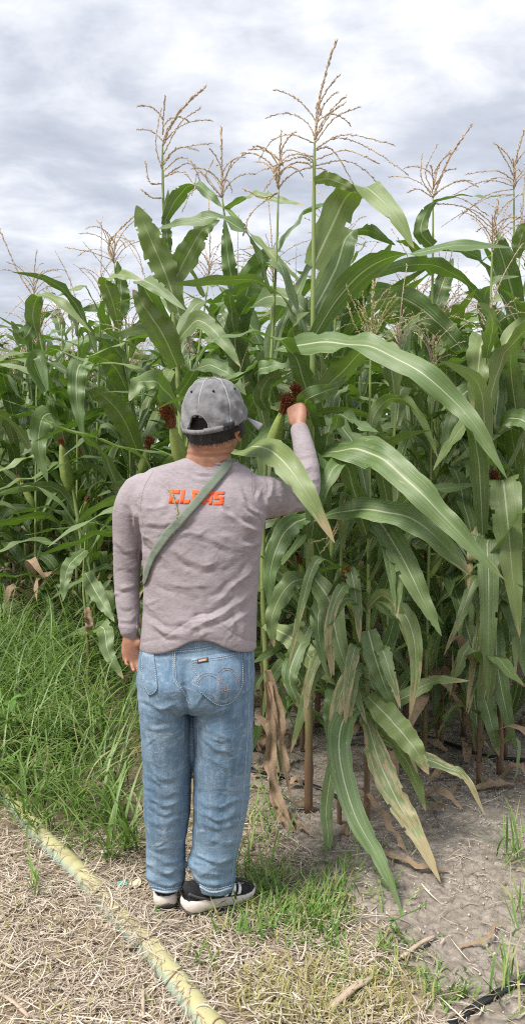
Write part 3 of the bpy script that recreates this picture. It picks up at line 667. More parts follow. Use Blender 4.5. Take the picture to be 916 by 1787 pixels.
hero_plant('corn plant behind the cap with bowed tassel and torn upright leaf',
    [(330, 1280, 3.55), (322, 1000, 3.55), (316, 760, 3.55), (308, 620, 3.55), (297, 480, 3.55), (287, 380, 3.53), (284, 300, 3.52), (284, 255, 3.52)],
    [D(p=[(312, 545, 3.54), (290, 480, 3.5), (262, 415, 3.46), (238, 358, 3.44)], w=0.115, r=-.92, torn=.05, tipw=5, prof=(.55, .3)),
     D(p=[(300, 500, 3.54), (330, 440, 3.48), (355, 400, 3.44), (384, 384, 3.42)], w=0.105, r=[.8, .92, .85, .6], prof=(.6, .3)),
     D(p=[(295, 440, 3.54), (290, 390, 3.52), (294, 330, 3.52)], w=0.045, r=-.9),
     D(p=[(288, 385, 3.52), (310, 345, 3.46), (338, 322, 3.42), (366, 340, 3.38), (388, 362, 3.36)], w=0.07, r=[-.8, -.8, .3, .7, .8]),
     D(p=[(306, 590, 3.52), (262, 520, 3.36), (250, 490, 3.3), (280, 506, 3.2), (325, 542, 3.12)], w=0.085, r=[-.6, -.5, .6, .85, .85], torn=.06),
     D(p=[(310, 640, 3.52), (285, 585, 3.42), (255, 540, 3.36), (232, 505, 3.34)], w=0.12, r=-.88, prof=(.6, .35)),
     D(p=[(308, 600, 3.52), (345, 560, 3.4), (385, 590, 3.3), (420, 640, 3.25)], w=0.085, r=[.5, .8, .8, .8]),
     D(p=[(316, 720, 3.5), (280, 672, 3.3), (245, 668, 3.2), (226, 700, 3.15)], w=0.1, r=[.6, .75, .7, .6], wave=.012),
     D(p=[(312, 690, 3.5), (350, 640, 3.4), (395, 650, 3.3), (430, 690, 3.25)], w=0.09, r=[-.5, .5, .7, .7])],
    r0=0.014, tassel=D(spike=[(295, 225, 3.5), (322, 185, 3.48), (358, 152, 3.44)], n=3,
        branches=[[(284, 300, 3.52), (272, 250, 3.5), (281, 190, 3.5)], [(285, 270, 3.52), (315, 215, 3.48), (350, 188, 3.46)], [(284, 290, 3.52), (310, 260, 3.5), (370, 250, 3.46)],
                  [(284, 300, 3.52), (320, 275, 3.48), (362, 312, 3.45)], [(284, 310, 3.52), (330, 285, 3.5), (352, 320, 3.5)], [(284, 320, 3.52), (262, 318, 3.5), (254, 282, 3.5)], [(285, 345, 3.52), (268, 345, 3.5), (248, 332, 3.48)],
                  [(284, 285, 3.52), (310, 258, 3.45), (345, 262, 3.4)], [(284, 310, 3.52), (318, 300, 3.48), (345, 330, 3.44)]]),
    ear=[((322, 820, 3.45), (300, 742, 3.36), 0.032, 0.10)], fill=[(1.1, 2.9, .75, .5, 1.6), (1.25, 0.1, .8, .5, 1.6), (0.9, 3.0, .8, .5, 1.6)])

hero_plant('corn plant with straight dark tassel spike above the cap brim',
    [(440, 1290, 3.92), (436, 1000, 3.92), (430, 720, 3.92), (418, 600, 3.93), (404, 480, 3.94), (392, 380, 3.94), (388, 345, 3.94)],
    [D(p=[(410, 515, 3.93), (398, 450, 3.9), (392, 380, 3.9)], w=0.075, r=-.9, prof=(.6, .4)),
     D(p=[(416, 572, 3.92), (432, 505, 3.84), (455, 455, 3.8), (480, 432, 3.78)], w=0.13, r=[.8, .92, .9, .5], prof=(.6, .3)),
     D(p=[(394, 365, 3.94), (440, 340, 3.84), (480, 348, 3.76), (532, 358, 3.7)], w=0.06, r=[-.4, .5, .6, .6]),
     D(p=[(392, 362, 3.94), (430, 400, 3.8), (475, 445, 3.7), (524, 492, 3.66)], w=0.055, r=[.3, -.4, .7, .7]),
     D(p=[(424, 665, 3.92), (410, 590, 3.84), (432, 530, 3.8), (470, 515, 3.72)], w=0.13, r=[-.9, -.9, -.5, .5], prof=(.6, .3)),
     D(p=[(418, 560, 3.9), (460, 520, 3.6), (510, 525, 3.45), (545, 560, 3.38), (560, 588, 3.36)], w=0.095, r=[.4, .75, .8, .8, .8]),
     D(p=[(428, 720, 3.92), (455, 640, 3.8), (500, 600, 3.7), (560, 600, 3.64)], w=0.095, r=[.6, .8, .7, .5]),
     D(p=[(430, 740, 3.9), (440, 690, 3.7), (460, 660, 3.6), (452, 760, 3.5)], w=0.08, r=[.5, .8, .85, .85])],
    r0=0.014, tassel=D(spike=[(387, 290, 3.94), (386, 222, 3.93)], n=7, L=.26, branches=[[(388, 345, 3.94), (340, 330, 3.9), (318, 370, 3.9)], [(388, 345, 3.94), (350, 300, 3.94), (335, 340, 3.94)], [(388, 345, 3.94), (360, 310, 3.9), (372, 280, 3.9)]]),
    fill=[(1.1, 2.9, .75, .5, 1.6), (1.3, 0.1, .8, .5, 1.6), (0.8, 0.5, .8, .5, 1.6), (1.9, 3.3, .8, .4, 1.5)])

hero_plant('slim corn plant whose forked tassel points at the bright cloud',
    [(764, 1300, 3.98), (766, 1100, 3.96), (764, 900, 3.95), (758, 700, 3.95), (754, 540, 3.95), (755, 420, 3.94), (755, 345, 3.94)],
    [D(p=[(754, 430, 3.94), (734, 405, 3.9), (742, 372, 3.9), (762, 350, 3.88)], w=0.075, r=-.85, prof=(.7, .3)),
     D(p=[(757, 352, 3.94), (800, 342, 3.86), (850, 344, 3.8), (892, 343, 3.78)], w=0.045, r=[-.3, .2, .3, .3]),
     D(p=[(756, 545, 3.94), (772, 495, 3.96), (790, 450, 4.0)], w=0.1, r=.9, prof=(.7, .3)),
     D(p=[(754, 480, 3.94), (720, 430, 3.8), (690, 420, 3.75)], w=0.05, r=-.5),
     D(p=[(640, 530, 3.5), (700, 520, 3.6), (760, 560, 3.6), (806, 612, 3.6), (818, 662, 3.58)], w=0.115, r=[-.8, -.85, -.85, -.8, -.8]),
     D(p=[(765, 1060, 3.94), (762, 1130, 3.86), (760, 1200, 3.84), (758, 1250, 3.84)], w=0.09, r=.75),
     D(p=[(760, 800, 3.94), (720, 760, 3.85), (690, 800, 3.8), (672, 870, 3.78)], w=0.09, r=[.4, .7, .8, .8])] + hang(765, 3.95, 850, 1150, 9),
    r0=0.0135, tassel=D(spike=[(768, 310, 3.93), (790, 265, 3.9), (822, 218, 3.86)], n=4, L=.25,
        branches=[[(755, 345, 3.94), (735, 310, 3.92), (736, 268, 3.92)], [(755, 335, 3.94), (742, 300, 3.94), (762, 252, 3.94)], [(756, 330, 3.94), (765, 290, 3.96), (785, 262, 3.98)], [(757, 325, 3.94), (775, 300, 3.9), (794, 294, 3.9)],
                  [(755, 340, 3.94), (800, 315, 3.85), (832, 325, 3.82)], [(755, 345, 3.94), (730, 330, 3.9), (712, 335, 3.9)], [(755, 350, 3.94), (800, 345, 3.9), (850, 375, 3.86)], [(755, 355, 3.94), (810, 362, 3.9), (860, 400, 3.86)]]),
    fill=[(1.1, 2.9, .75, .5, 1.6), (1.35, 0.1, .8, .5, 1.6), (0.7, 0.6, .8, .5, 1.6), (1.75, 2.9, .8, .4, 1.5), (1.6, -.4, .8, .4, 1.5)])

hero_plant('corn plant at the right edge with long hanging leaf and red brown silk',
    [(872, 1345, 3.62), (872, 1150, 3.62), (866, 950, 3.62), (862, 800, 3.63), (858, 640, 3.65), (856, 520, 3.66), (858, 440, 3.66)],
    [D(p=[(868, 862, 3.6), (876, 838, 3.5), (884, 900, 3.42), (893, 1000, 3.38), (906, 1112, 3.36)], w=0.145, r=[-.3, .5, .92, .92, .9], prof=(.8, .15), wave=.006),
     D(p=[(866, 960, 3.58), (850, 945, 3.46), (852, 1010, 3.38), (852, 1110, 3.34), (850, 1226, 3.33)], w=0.10, r=[-.3, .5, .92, .92, .9], prof=(.85, .15), torn=.03, dry_tip=.2),
     D(p=[(858, 640, 3.64), (846, 590, 3.58), (838, 610, 3.5), (832, 660, 3.48), (824, 722, 3.47)], w=0.115, r=[-.6, .3, .92, .92, .9], prof=(.95, .1), tipw=4),
     D(p=[(860, 760, 3.66), (868, 690, 3.68), (868, 630, 3.68), (862, 590, 3.66)], w=0.085, r=-.85, prof=(.8, .2)),
     D(p=[(866, 1080, 3.62), (866, 1150, 3.56), (880, 1230, 3.5), (900, 1310, 3.48)], w=0.09, r=.75),
     D(p=[(868, 1000, 3.6), (900, 1080, 3.5), (915, 1180, 3.46)], w=0.1, r=.8),
     D(p=[(864, 760, 3.62), (890, 730, 3.5), (930, 745, 3.4), (960, 780, 3.36)], w=0.1, r=[.4, .7, .7, .7]),
     D(p=[(868, 1120, 3.62), (840, 1180, 3.5), (856, 1260, 3.44), (870, 1320, 3.42)], w=0.09, r=.75, dry=.1),
     D(p=[(860, 700, 3.64), (820, 680, 3.6), (790, 720, 3.56), (770, 790, 3.54)], w=0.1, r=[.3, .6, .8, .8])] + hang(868, 3.62, 900, 1180, 7),
    r0=0.0145, ear=[((866, 905, 3.6), (862, 842, 3.54), 0.026, 0.055)], tassel=D(spike=[(862, 400, 3.66), (868, 350, 3.66)], n=9, L=.24),
    fill=[(0.7, 2.7, .7, .5, 1.6), (1.85, 0.5, .75, .4, 1.5), (2.1, 3.0, .7, .4, 1.5)])

hero_plant('corn plant cut by the right edge with tall upright tassel',
    [(935, 1300, 3.98), (925, 1000, 3.98), (915, 750, 3.98), (905, 560, 3.98), (897, 430, 3.98), (896, 330, 3.98)],
    [D(p=[(905, 560, 3.97), (885, 480, 3.86), (868, 425, 3.8), (862, 400, 3.78)], w=0.12, r=[.85, .92, .6, -.6], prof=(.6, .3)),
     D(p=[(908, 640, 3.96), (862, 590, 3.84), (844, 530, 3.8), (862, 490, 3.74), (905, 482, 3.7)], w=0.075, r=[-.8, -.8, -.3, .5, .6]),
     D(p=[(910, 640, 3.94), (880, 590, 3.8), (860, 550, 3.75), (850, 540, 3.75)], w=0.11, r=.85),
     D(p=[(900, 450, 3.97), (915, 400, 3.9), (950, 380, 3.85)], w=0.08, r=-.8),
     D(p=[(912, 700, 3.96), (935, 640, 3.9), (970, 620, 3.8)], w=0.1, r=-.7)],
    r0=0.014, tassel=D(spike=[(899, 280, 3.97), (913, 228, 3.95)], n=4, L=.26,
        branches=[[(896, 310, 3.98), (885, 285, 3.96), (868, 256, 3.95)], [(896, 315, 3.98), (865, 298, 3.92), (812, 304, 3.88)], [(896, 325, 3.98), (850, 315, 3.9), (790, 340, 3.86)], [(896, 330, 3.98), (850, 340, 3.9), (800, 380, 3.86)],
                  [(896, 318, 3.98), (918, 290, 3.96), (940, 280, 3.95)], [(896, 345, 3.98), (880, 370, 3.9), (876, 420, 3.88)], [(896, 340, 3.98), (850, 345, 3.95), (770, 395, 3.9)]]),
    fill=[(1.1, 2.9, .75, .5, 1.6), (1.4, 0.1, .8, .5, 1.6), (0.7, 3.6, .8, .5, 1.6), (1.7, 2.9, .8, .4, 1.5)])

hero_plant('corn plant left of the cap with drooping withered tan tassel',
    [(262, 1080, 5.0), (252, 900, 4.98), (240, 760, 4.96), (215, 620, 4.95), (205, 540, 4.95), (200, 460, 4.95)],
    [D(p=[(226, 690, 4.95), (200, 640, 4.85), (165, 622, 4.75), (140, 640, 4.68)], w=0.13, r=[-.8, -.8, -.5, .4]),
     D(p=[(246, 800, 4.95), (215, 730, 4.75), (180, 690, 4.65), (155, 680, 4.6)], w=0.15, r=[-.9, -.9, -.85, -.6], prof=(.5, .4)),
     D(p=[(208, 570, 4.95), (195, 520, 4.85), (185, 490, 4.8), (215, 480, 4.7), (250, 490, 4.6)], w=0.11, r=[-.8, -.8, .2, .7, .7]),
     D(p=[(206, 560, 4.95), (212, 510, 4.95), (205, 455, 4.95)], w=0.12, r=-.9),
     D(p=[(160, 640, 4.7), (138, 640, 4.6), (134, 690, 4.55), (146, 765, 4.52)], w=0.13, r=[-.2, .8, .92, .9], prof=(.9, .15), torn=.05, dry_tip=.35)],
    r0=0.016, tmat=M_TASSEL_W, tassel=D(spike=[(190, 430, 4.95), (210, 400, 4.9), (250, 365, 4.85)], n=6, L=.34, spread=1.3,
        branches=[[(200, 455, 4.95), (190, 420, 4.9), (215, 415, 4.85), (250, 470, 4.8)], [(200, 455, 4.95), (200, 415, 4.9), (235, 430, 4.85), (255, 490, 4.8)], [(200, 460, 4.95), (180, 400, 4.9), (170, 385, 4.9)], [(200, 455, 4.95), (160, 440, 4.9), (115, 432, 4.9)],
                  [(200, 450, 4.95), (205, 405, 4.9), (240, 440, 4.85), (250, 480, 4.8)]]),
    ear=[((246, 830, 4.9), (258, 780, 4.85), 0.03, 0.07)], fill=[(1.3, 2.9, .8, .5, 1.6), (1.1, .1, .8, .5, 1.6), (1.5, 3.5, .8, .5, 1.6), (0.9, 2.2, .8, .5, 1.7)])

hero_plant('corn plant with plump pale ear in the left part of the field',
    [(165, 1120, 5.25), (150, 1000, 5.25), (128, 850, 5.25), (105, 730, 5.25), (82, 640, 5.25), (65, 560, 5.25), (60, 520, 5.25)],
    [D(p=[(108, 745, 5.24), (92, 700, 5.1), (62, 640, 5.0), (70, 625, 4.94), (86, 692, 4.88)], w=0.13, r=[-.5, .2, .8, .92, .92], dry_tip=.3, prof=(.6, .35)),
     D(p=[(116, 780, 5.24), (100, 730, 5.1), (76, 728, 5.0), (68, 780, 4.95), (84, 842, 4.92)], w=0.16, r=[-.3, .5, .92, .92, .9], dry_tip=.35, prof=(.7, .3)),
     D(p=[(120, 790, 5.24), (100, 740, 5.2), (92, 690, 5.18)], w=0.1, r=-.85),
     D(p=[(66, 590, 5.25), (58, 550, 5.2), (70, 515, 5.15), (110, 530, 5.05), (160, 580, 5.0)], w=0.11, r=[-.8, -.8, .2, .7, .7]),
     D(p=[(62, 560, 5.25), (40, 590, 5.15), (20, 560, 5.1)], w=0.1, r=-.8)],
    r0=0.016, tassel=D(spike=[(30, 470, 5.25), (0, 400, 5.25)], n=10, L=.34),
    ear=[((122, 855, 5.2), (108, 775, 5.14), 0.042, 0.03)], fill=[(1.1, 2.9, .8, .5, 1.6), (1.0, .1, .8, .5, 1.6), (0.8, 3.5, .8, .5, 1.6), (0.7, -1.2, .8, .5, 1.7)])

hero_plant('tattered short corn plant rising from the grass beside the sleeve',
    [(158, 1150, 4.6), (152, 1090, 4.6), (146, 1020, 4.6), (150, 930, 4.6)],
    [D(p=[(150, 1000, 4.6), (172, 1040, 4.4), (200, 1085, 4.3)], w=0.1, r=.8, dry_tip=.3),
     D(p=[(155, 1110, 4.55), (180, 1095, 4.3), (190, 1140, 4.2), (216, 1185, 4.15)], w=0.1, r=[.3, .8, .9, .85], dry_tip=.5),
     D(p=[(150, 960, 4.6), (120, 990, 4.4), (110, 1050, 4.3)], w=0.09, r=.6)],
    r0=0.013, fill=[(1.0, 2.9, .7, .5, 1.6), (0.9, .1, .7, .5, 1.6)], dryleaf=[([(152, 1060, 4.58), (156, 1090, 4.55), (154, 1115, 4.54)], 0.05)])

# --- the field behind: kinds of plant built once, then copied one by one
M_ALL = [M_STALK, M_LEAF, M_TASSEL, M_HUSK, M_SILK, M_DRYLEAF]
def make_kind(seed):
    r = np.random.default_rng(seed); H = r.uniform(2.15, 2.5)
    z = np.linspace(0, H, 40); bend = r.normal(0, 0.05, 2)
    P = np.stack([bend[0] * (z / H) ** 2, bend[1] * (z / H) ** 2, z], 1)
    parts = [('stalk', *stalk_geo(P, 0.0135, 0.005, np.linspace(.05, .93, 12), 6), 0)]
    az0 = r.uniform(0, 6.3); nl = 14
    for i in range(nl):
        f = i / (nl - 1); zz = 0.22 + (H - 0.30) * f ** 0.95
        L = (0.55 + 0.42 * math.sin(math.pi * min(1, 0.15 + 0.8 * f))) * r.uniform(0.85, 1.1) * (0.62 if f > 0.9 else 1)
        a0 = r.uniform(0.30, 0.6) - 0.12 * f; a1 = r.uniform(1.1, 2.1) * (1 - 0.30 * f)
        j = int(np.argmin(abs(z - zz)))
        V, F, Uv, Dd = natural_leaf(zz, az0 + math.pi * (i % 2) + r.normal(0, 0.35), L, r.uniform(0.08, 0.12), a0, a1, seed * 50 + i, (P[j, 0], P[j, 1]), 14, 4,
                                    dry=0.25 if f < 0.12 else 0.0)
        parts.append(('leaf', V, F, Uv, 1, Dd))
    for i in range(7):                                     # dead and drooping leaves at the foot
        zz = r.uniform(0.12, 0.75); V, F, Uv, Dd = natural_leaf(zz, r.uniform(0, 6.3), r.uniform(0.35, 0.65), r.uniform(0.04, 0.08), r.uniform(0.6, 1.1), r.uniform(1.6, 2.3), seed * 77 + i, (P[2, 0], P[2, 1]), 12, 4, dry=0.0 if i < 4 else 0.9)
        parts.append(('leaf' if i < 4 else 'dry_leaf', V, F, Uv, 1 if i < 4 else 5, Dd))
    G = Geo()
    for q, b in enumerate(tassel_branches(seed, int(r.integers(9, 17)), 0.29, r.uniform(0.8, 1.4), r.normal(0, 0.25, 2))):
        g = branch_geo(b + P[-1], 0.0036 if q == 0 else 0.0021, 30 if q == 0 else 14, seed * 9 + q, 0.009, 3)
        G.add(np.vstack(g.V), g.F, np.vstack(g.U))
    parts.append(('tassel', np.vstack(G.V), G.F, np.vstack(G.U), 2))
    ze = r.uniform(0.95, 1.25); ea = az0 + r.uniform(-.4, .4); d = np.array([math.cos(ea) * .45, math.sin(ea) * .45, 0.9])
    b = P[int(np.argmin(abs(z - ze)))]; E = b + np.linspace(0.0, 0.2, 8)[:, None] * d + d * 0.02
    parts.append(('ear', *ear_geo(E, 0.024), 3)); g = silk_geo(E[-1], d, seed, 0.045, 60); parts.append(('silk', np.vstack(g.V), g.F, np.vstack(g.U), 4))
    return parts
kinds = []
for s in range(9):
    parts = make_kind(300 + s); split = []; G = Geo()
    for q in parts:
        nm, V, F, Uv, mi = q[:5]; dd = q[5] if len(q) > 5 else np.zeros(len(V))
        split.append((nm, np_mesh(nm, V, F, uv=Uv, attrs={'var': dd}, mats=[M_ALL[mi]]))); G.add(V, F, Uv, mi, dd)
    kinds.append((split, G.mesh('corn_plant', M_ALL)))
def front(x):
    """distance at which the unbroken field begins"""
    return float(np.interp(x, [-6, -2.2, -1.5, -1.0, -0.5, 0.0, 0.8, 1.6, 5], [6.5, 5.95, 5.6, 5.25, 4.5, 4.15, 4.2, 4.2, 4.2]))
n_plants = 0
ORD = 'first second third fourth fifth sixth seventh eighth ninth tenth eleventh twelfth thirteenth fourteenth fifteenth sixteenth seventeenth eighteenth nineteenth twentieth'.split()
ORD += ['twenty-' + o for o in ORD[:9]]
EXTRA = [(0.30, 3.62), (0.56, 3.50), (0.74, 3.66), (1.00, 3.50), (1.18, 3.85), (-0.12, 3.72), (0.14, 3.9), (0.90, 3.95)]
for row in range(-1, 9):
    in_row = 0
    x = -6.0
    while x < 4.5:
        x += rng.uniform(0.20, 0.31)
        y = front(x) + row * 0.62 + rng.normal(0, 0.09)
        if row == -1:
            if in_row >= len(EXTRA): break
            x, y = sorted(EXTRA)[in_row]
        if row >= 0 and abs(x) > 0.335 * y + 0.55: continue
        k = int(rng.integers(0, 9)); sc = rng.uniform(0.88, 1.06) * (0.86 if row < 0 else 1); rz = rng.uniform(0, 6.3)
        xx = x + rng.normal(0, 0.04); n_plants += 1
        tilt = (rng.normal(0, 0.03), rng.normal(0, 0.03), rz)
        if row < 4:
            root = empty('corn_plant', (xx, y, gz(xx, y) - 0.01), category='corn plant',
                         label=f'corn plant {ORD[in_row]} from the left in the {ORD[row + 1]} row behind the front plants' if row < 2 else 'corn plant in the dense middle rows of the field',
                         group='corn plants in the first rows' if row < 2 else 'corn plants in the middle rows')
            in_row += 1; root.rotation_euler = tilt; root.scale = (sc,) * 3; ear = None
            for nm, me in kinds[k][0]:
                o = link(nm, me, ear if nm == 'silk' else root)
                if nm == 'ear': ear = o
        else:
            o = link('corn_plant', kinds[k][1], label='corn plant in the far rows, mostly its tassel showing', category='corn plant', group='corn plants in the far rows')
            o.location = (xx, y, gz(xx, y) - 0.01); o.rotation_euler = tilt; o.scale = (sc,) * 3
print('field plants', n_plants)

# ------------------------------------------------------------------ the man
def ring_loft(rings, nseg=28, power=2.3):
    """horizontal rings (pxL, pxR, py, away, half depth) measured on the figure, joined into a closed tube"""
    V = []; th = np.linspace(0, 2 * math.pi, nseg, endpoint=False); c = np.cos(th); s = np.sin(th)
    cx = np.sign(c) * np.abs(c) ** (2 / power); sy = np.sign(s) * np.abs(s) ** (2 / power)
    for (a, b, py, d, ry) in rings:
        L = np.array(at(a, py, d)); R = np.array(at(b, py, d)); m = (L + R) / 2; h = (R[0] - L[0]) / 2
        V.append(np.stack([m[0] + h * cx, m[1] + ry * sy, np.full(nseg, m[2])], 1))
    k = len(rings); F = []
    for i in range(k - 1):
        for j in range(nseg):
            j2 = (j + 1) % nseg; F.append((i * nseg + j, i * nseg + j2, (i + 1) * nseg + j2, (i + 1) * nseg + j))
    F.append(tuple(range(nseg))[::-1]); F.append(tuple((k - 1) * nseg + j for j in range(nseg)))
    if V[0][0, 2] > V[-1][0, 2]: F = [f[::-1] for f in F]
    return np.vstack(V), F
def fuse(name, pieces, voxel, smooth_iter=4, smooth_fac=0.5):
    """one continuous skin round overlapping closed pieces"""
    G = Geo()
    for V, F in pieces: G.add(V, F)
    bm = bmesh.new(); vs = [bm.verts.new(v) for v in np.vstack(G.V)]
    for f in G.F:
        try: bm.faces.new([vs[i] for i in f])
        except ValueError: pass
    bmesh.ops.recalc_face_normals(bm, faces=bm.faces)
    me = bpy.data.meshes.new('tmp'); bm.to_mesh(me); bm.free()
    o = bpy.data.objects.new('tmp', me); C.objects.link(o)
    m = o.modifiers.new('r', 'REMESH'); m.mode = 'VOXEL'; m.voxel_size = voxel
    s = o.modifiers.new('s', 'SMOOTH'); s.iterations = smooth_iter; s.factor = smooth_fac
    dg = bpy.context.evaluated_depsgraph_get(); ev = o.evaluated_get(dg)
    out = bpy.data.meshes.new_from_object(ev, depsgraph=dg); out.name = name
    bpy.data.objects.remove(o); bpy.data.meshes.remove(me)
    out.polygons.foreach_set('use_smooth', np.ones(len(out.polygons), bool))
    return out
def get_vn(me):
    V = np.zeros(len(me.vertices) * 3, np.float32); me.vertices.foreach_get('co', V)
    Nn = np.zeros(len(me.vertices) * 3, np.float32); me.vertices.foreach_get('normal', Nn)
    return V.reshape(-1, 3).astype(float), Nn.reshape(-1, 3).astype(float)
def seg_dist(px, py, pts):
    best = np.full(px.shape, 1e9); side = np.zeros(px.shape); par = np.zeros(px.shape); n = len(pts) - 1
    for i in range(n):
        ax, ay = pts[i]; bx, by = pts[i + 1]; dx, dy = bx - ax, by - ay; L2 = dx * dx + dy * dy
        t = np.clip(((px - ax) * dx + (py - ay) * dy) / L2, 0, 1)
        ex, ey = px - ax - t * dx, py - ay - t * dy; d = np.hypot(ex, ey); m = d < best
        best = np.where(m, d, best); side = np.where(m, np.sign(dx * ey - dy * ex), side); par = np.where(m, (i + t) / n, par)
    return best, side, par
def crease(me, folds, jitter=0.0, scale=(6, 6, 6), seed=0.0):
    """push the cloth in and out along fold lines on the side that is seen from the path, plus loose rumples all round"""
    V, Nn = get_vn(me); px, py = to_px(V); w8 = 0; rag = np.ones(len(V))
    for i in range(len(V)):
        q = Vector((px[i] * .045 + seed, py[i] * .045, seed)); rag[i] = max(0.1, 0.85 + 1.5 * noise.noise(q)); px[i] += 7 * noise.noise(q * 0.8 + Vector((9, 0, 0))); py[i] += 7 * noise.noise(q * 0.8 + Vector((0, 9, 0)))
    w8 = np.clip(0.25 - 1.6 * Nn[:, 1], 0, 1); disp = np.zeros(len(V))
    for pts, amp, w in folds:
        pl = [tuple(q[:2]) for q in spline([(a, b, 0) for a, b in pts], 9)] if len(pts) > 2 else pts
        d, s, t = seg_dist(px, py, pl); env = np.clip(np.sin(math.pi * np.clip(t * 0.92 + 0.04, 0, 1)), 0, 1) ** 0.6
        sd = d * s
        disp += amp * env * rag * (np.exp(-np.abs(sd) / (0.75 * w)) - 0.85 * np.exp(-np.abs(sd - 1.5 * w) / (0.7 * w))) * w8
    for i, v in enumerate(V):
        disp[i] += jitter * noise.fractal(Vector((v[0] * scale[0] + seed, v[1] * scale[1], v[2] * scale[2])), 1.0, 2.0, 3)
    V = V + Nn * disp[:, None]; me.vertices.foreach_set('co', V.astype(np.float32).ravel()); me.update()
def bvh(me): return BVHTree.FromPolygons([v.co for v in me.vertices], [tuple(p.vertices) for p in me.polygons])
def onto(tree, px, py, off=0.002):
    """the spot of the cloth's outer face behind photo pixel (px, py), lifted off by a hair"""
    o = Vector((0, 0, CAMH)); d = (at(px, py, 2.0) - o).normalized(); h = tree.ray_cast(o, d)
    if h[0] is None:
        h2 = tree.find_nearest(at(px, py, 2.5)); return np.array(h2[0] + h2[1] * off), np.array(h2[1])
    return np.array(h[0] + h[1] * off), np.array(h[1])
def patch(tree, poly_fn, nu, nv, off, thick=0.0):
    """cloth patch: poly_fn(u, v) gives photo pixels, dropped on the surface"""
    P = np.zeros((nv + 1, nu + 1, 3)); Q = P.copy()
    for j in range(nv + 1):
        for i in range(nu + 1):
            p, n = onto(tree, *poly_fn(i / nu, j / nv), off); P[j, i] = p; Q[j, i] = p - n * (thick + off * 0.9)
    c = nu + 1; F = [(j * c + i, j * c + i + 1, (j + 1) * c + i + 1, (j + 1) * c + i) for j in range(nv) for i in range(nu)]
    V = P.reshape(-1, 3); n0 = len(V); V = np.vstack([V, Q.reshape(-1, 3)])
    edge = [i for i in range(c)] + [j * c + nu for j in range(1, nv + 1)] + [nv * c + i for i in range(nu - 1, -1, -1)] + [j * c for j in range(nv - 1, 0, -1)]
    for a, b in zip(edge, edge[1:] + edge[:1]): F.append((a, a + n0, b + n0, b))
    return V, F
def stitches(tree, lines, step=6.0, fill=0.6, r=0.0009, off=0.0025, wob=0.0):
    G = Geo()
    for ln in lines:
        ln = [tuple(q[:2]) for q in spline([(a, b, 0) for a, b in ln], 40)]
        L = np.concatenate([[0], np.cumsum([math.dist(a, b) for a, b in zip(ln, ln[1:])])]); n = max(2, int(L[-1] / step)); xs = np.array(ln)
        for i in range(n):
            pts = []
            for t in (i / n, (i + fill * 0.5) / n, (i + fill) / n):
                x = np.interp(t * L[-1], L, xs[:, 0]); y = np.interp(t * L[-1], L, xs[:, 1]); pts.append(onto(tree, x, y, off)[0])
            V, F, Uv = tube(np.array(pts), [r] * 3, 4); G.add(V, F, Uv)
    return G
def hand(wrist, a, n, thumb, curl=(0.5, 0.7, 0.5), spread=0.06, thumb_dir=(0.75, 0.55, 0.35), s=1.0):
    """palm, four unequal jointed fingers and a thumb leaving the side of the palm"""
    a = norm(a); n = norm(np.array(n) - a * np.dot(a, n)); sd = np.cross(a, n); sd = sd if np.dot(sd, thumb) > 0 else -sd
    w = np.array(wrist, float); out = []
    def oval(c, rx, ry):
        th = np.linspace(0, 2 * math.pi, 16, endpoint=False); return c + s * rx * np.cos(th)[:, None] * sd + s * ry * np.sin(th)[:, None] * n
    st = [(-0.05, .029, .021), (0.0, .028, .019), (.03, .038, .020), (.06, .042, .017), (.088, .042, .014), (.098, .036, .010)]
    V = np.vstack([oval(w + a * q * s, rx, ry) for q, rx, ry in st]); F = []
    for i in range(len(st) - 1):
        for j in range(16): F.append((i * 16 + j, i * 16 + (j + 1) % 16, (i + 1) * 16 + (j + 1) % 16, (i + 1) * 16 + j))
    F.append(tuple(range(16))); F.append(tuple((len(st) - 1) * 16 + j for j in range(16))); out.append((V, F))
    V, F = ellipsoid(w + s * (a * .035 + sd * .022 + n * .010), (.019 * s,) * 3, 10, 8); out.append((V, F))
    for q, (off, L, r, kn) in enumerate([(.031, .072, .0092, .090), (.0105, .080, .0095, .095), (-.0105, .074, .0090, .091), (-.030, .058, .0080, .083)]):
        p = w + s * (a * kn + sd * off); d = norm(a + sd * off * spread * 20); P = [p - d * .015 * s]; R = [r * 1.05 * s]; ang = 0.0
        for fr, cu in zip((.45, .30, .25), curl):
            ang += cu * (1 + 0.08 * q); v = d * math.cos(ang) + n * math.sin(ang)
            for h in (0.02, 0.5, 1.0): P.append((P[-1] if h == .02 else base_) + v * L * fr * s * (h if h > .02 else 0.04)); base_ = base_ if h > .02 else P[-1]; R.append(r * s * (1.0 if h != .5 else .93))
        R = np.array(R) * np.linspace(1.0, .82, len(R)); V, F, _ = tube(np.array(P), R, 9); out.append((V, F))
        out.append(ellipsoid(P[-1], (R[-1],) * 3, 9, 6))
    v = norm(a * thumb_dir[0] + sd * thumb_dir[1] + n * thumb_dir[2]); p = w + s * (a * .028 + sd * .026)
    v2 = norm(a * .9 + sd * .1 + n * .55); P = [p - v * .012 * s, p, p + v * .034 * s, p + v * .036 * s + v2 * .016 * s, p + v * .036 * s + v2 * .032 * s]
    V, F, _ = tube(np.array(P), np.array([.013, .013, .0112, .0108, .009]) * s, 9); out.append((V, F)); out.append(ellipsoid(P[-1], (.009 * s,) * 3, 9, 6))
    return out

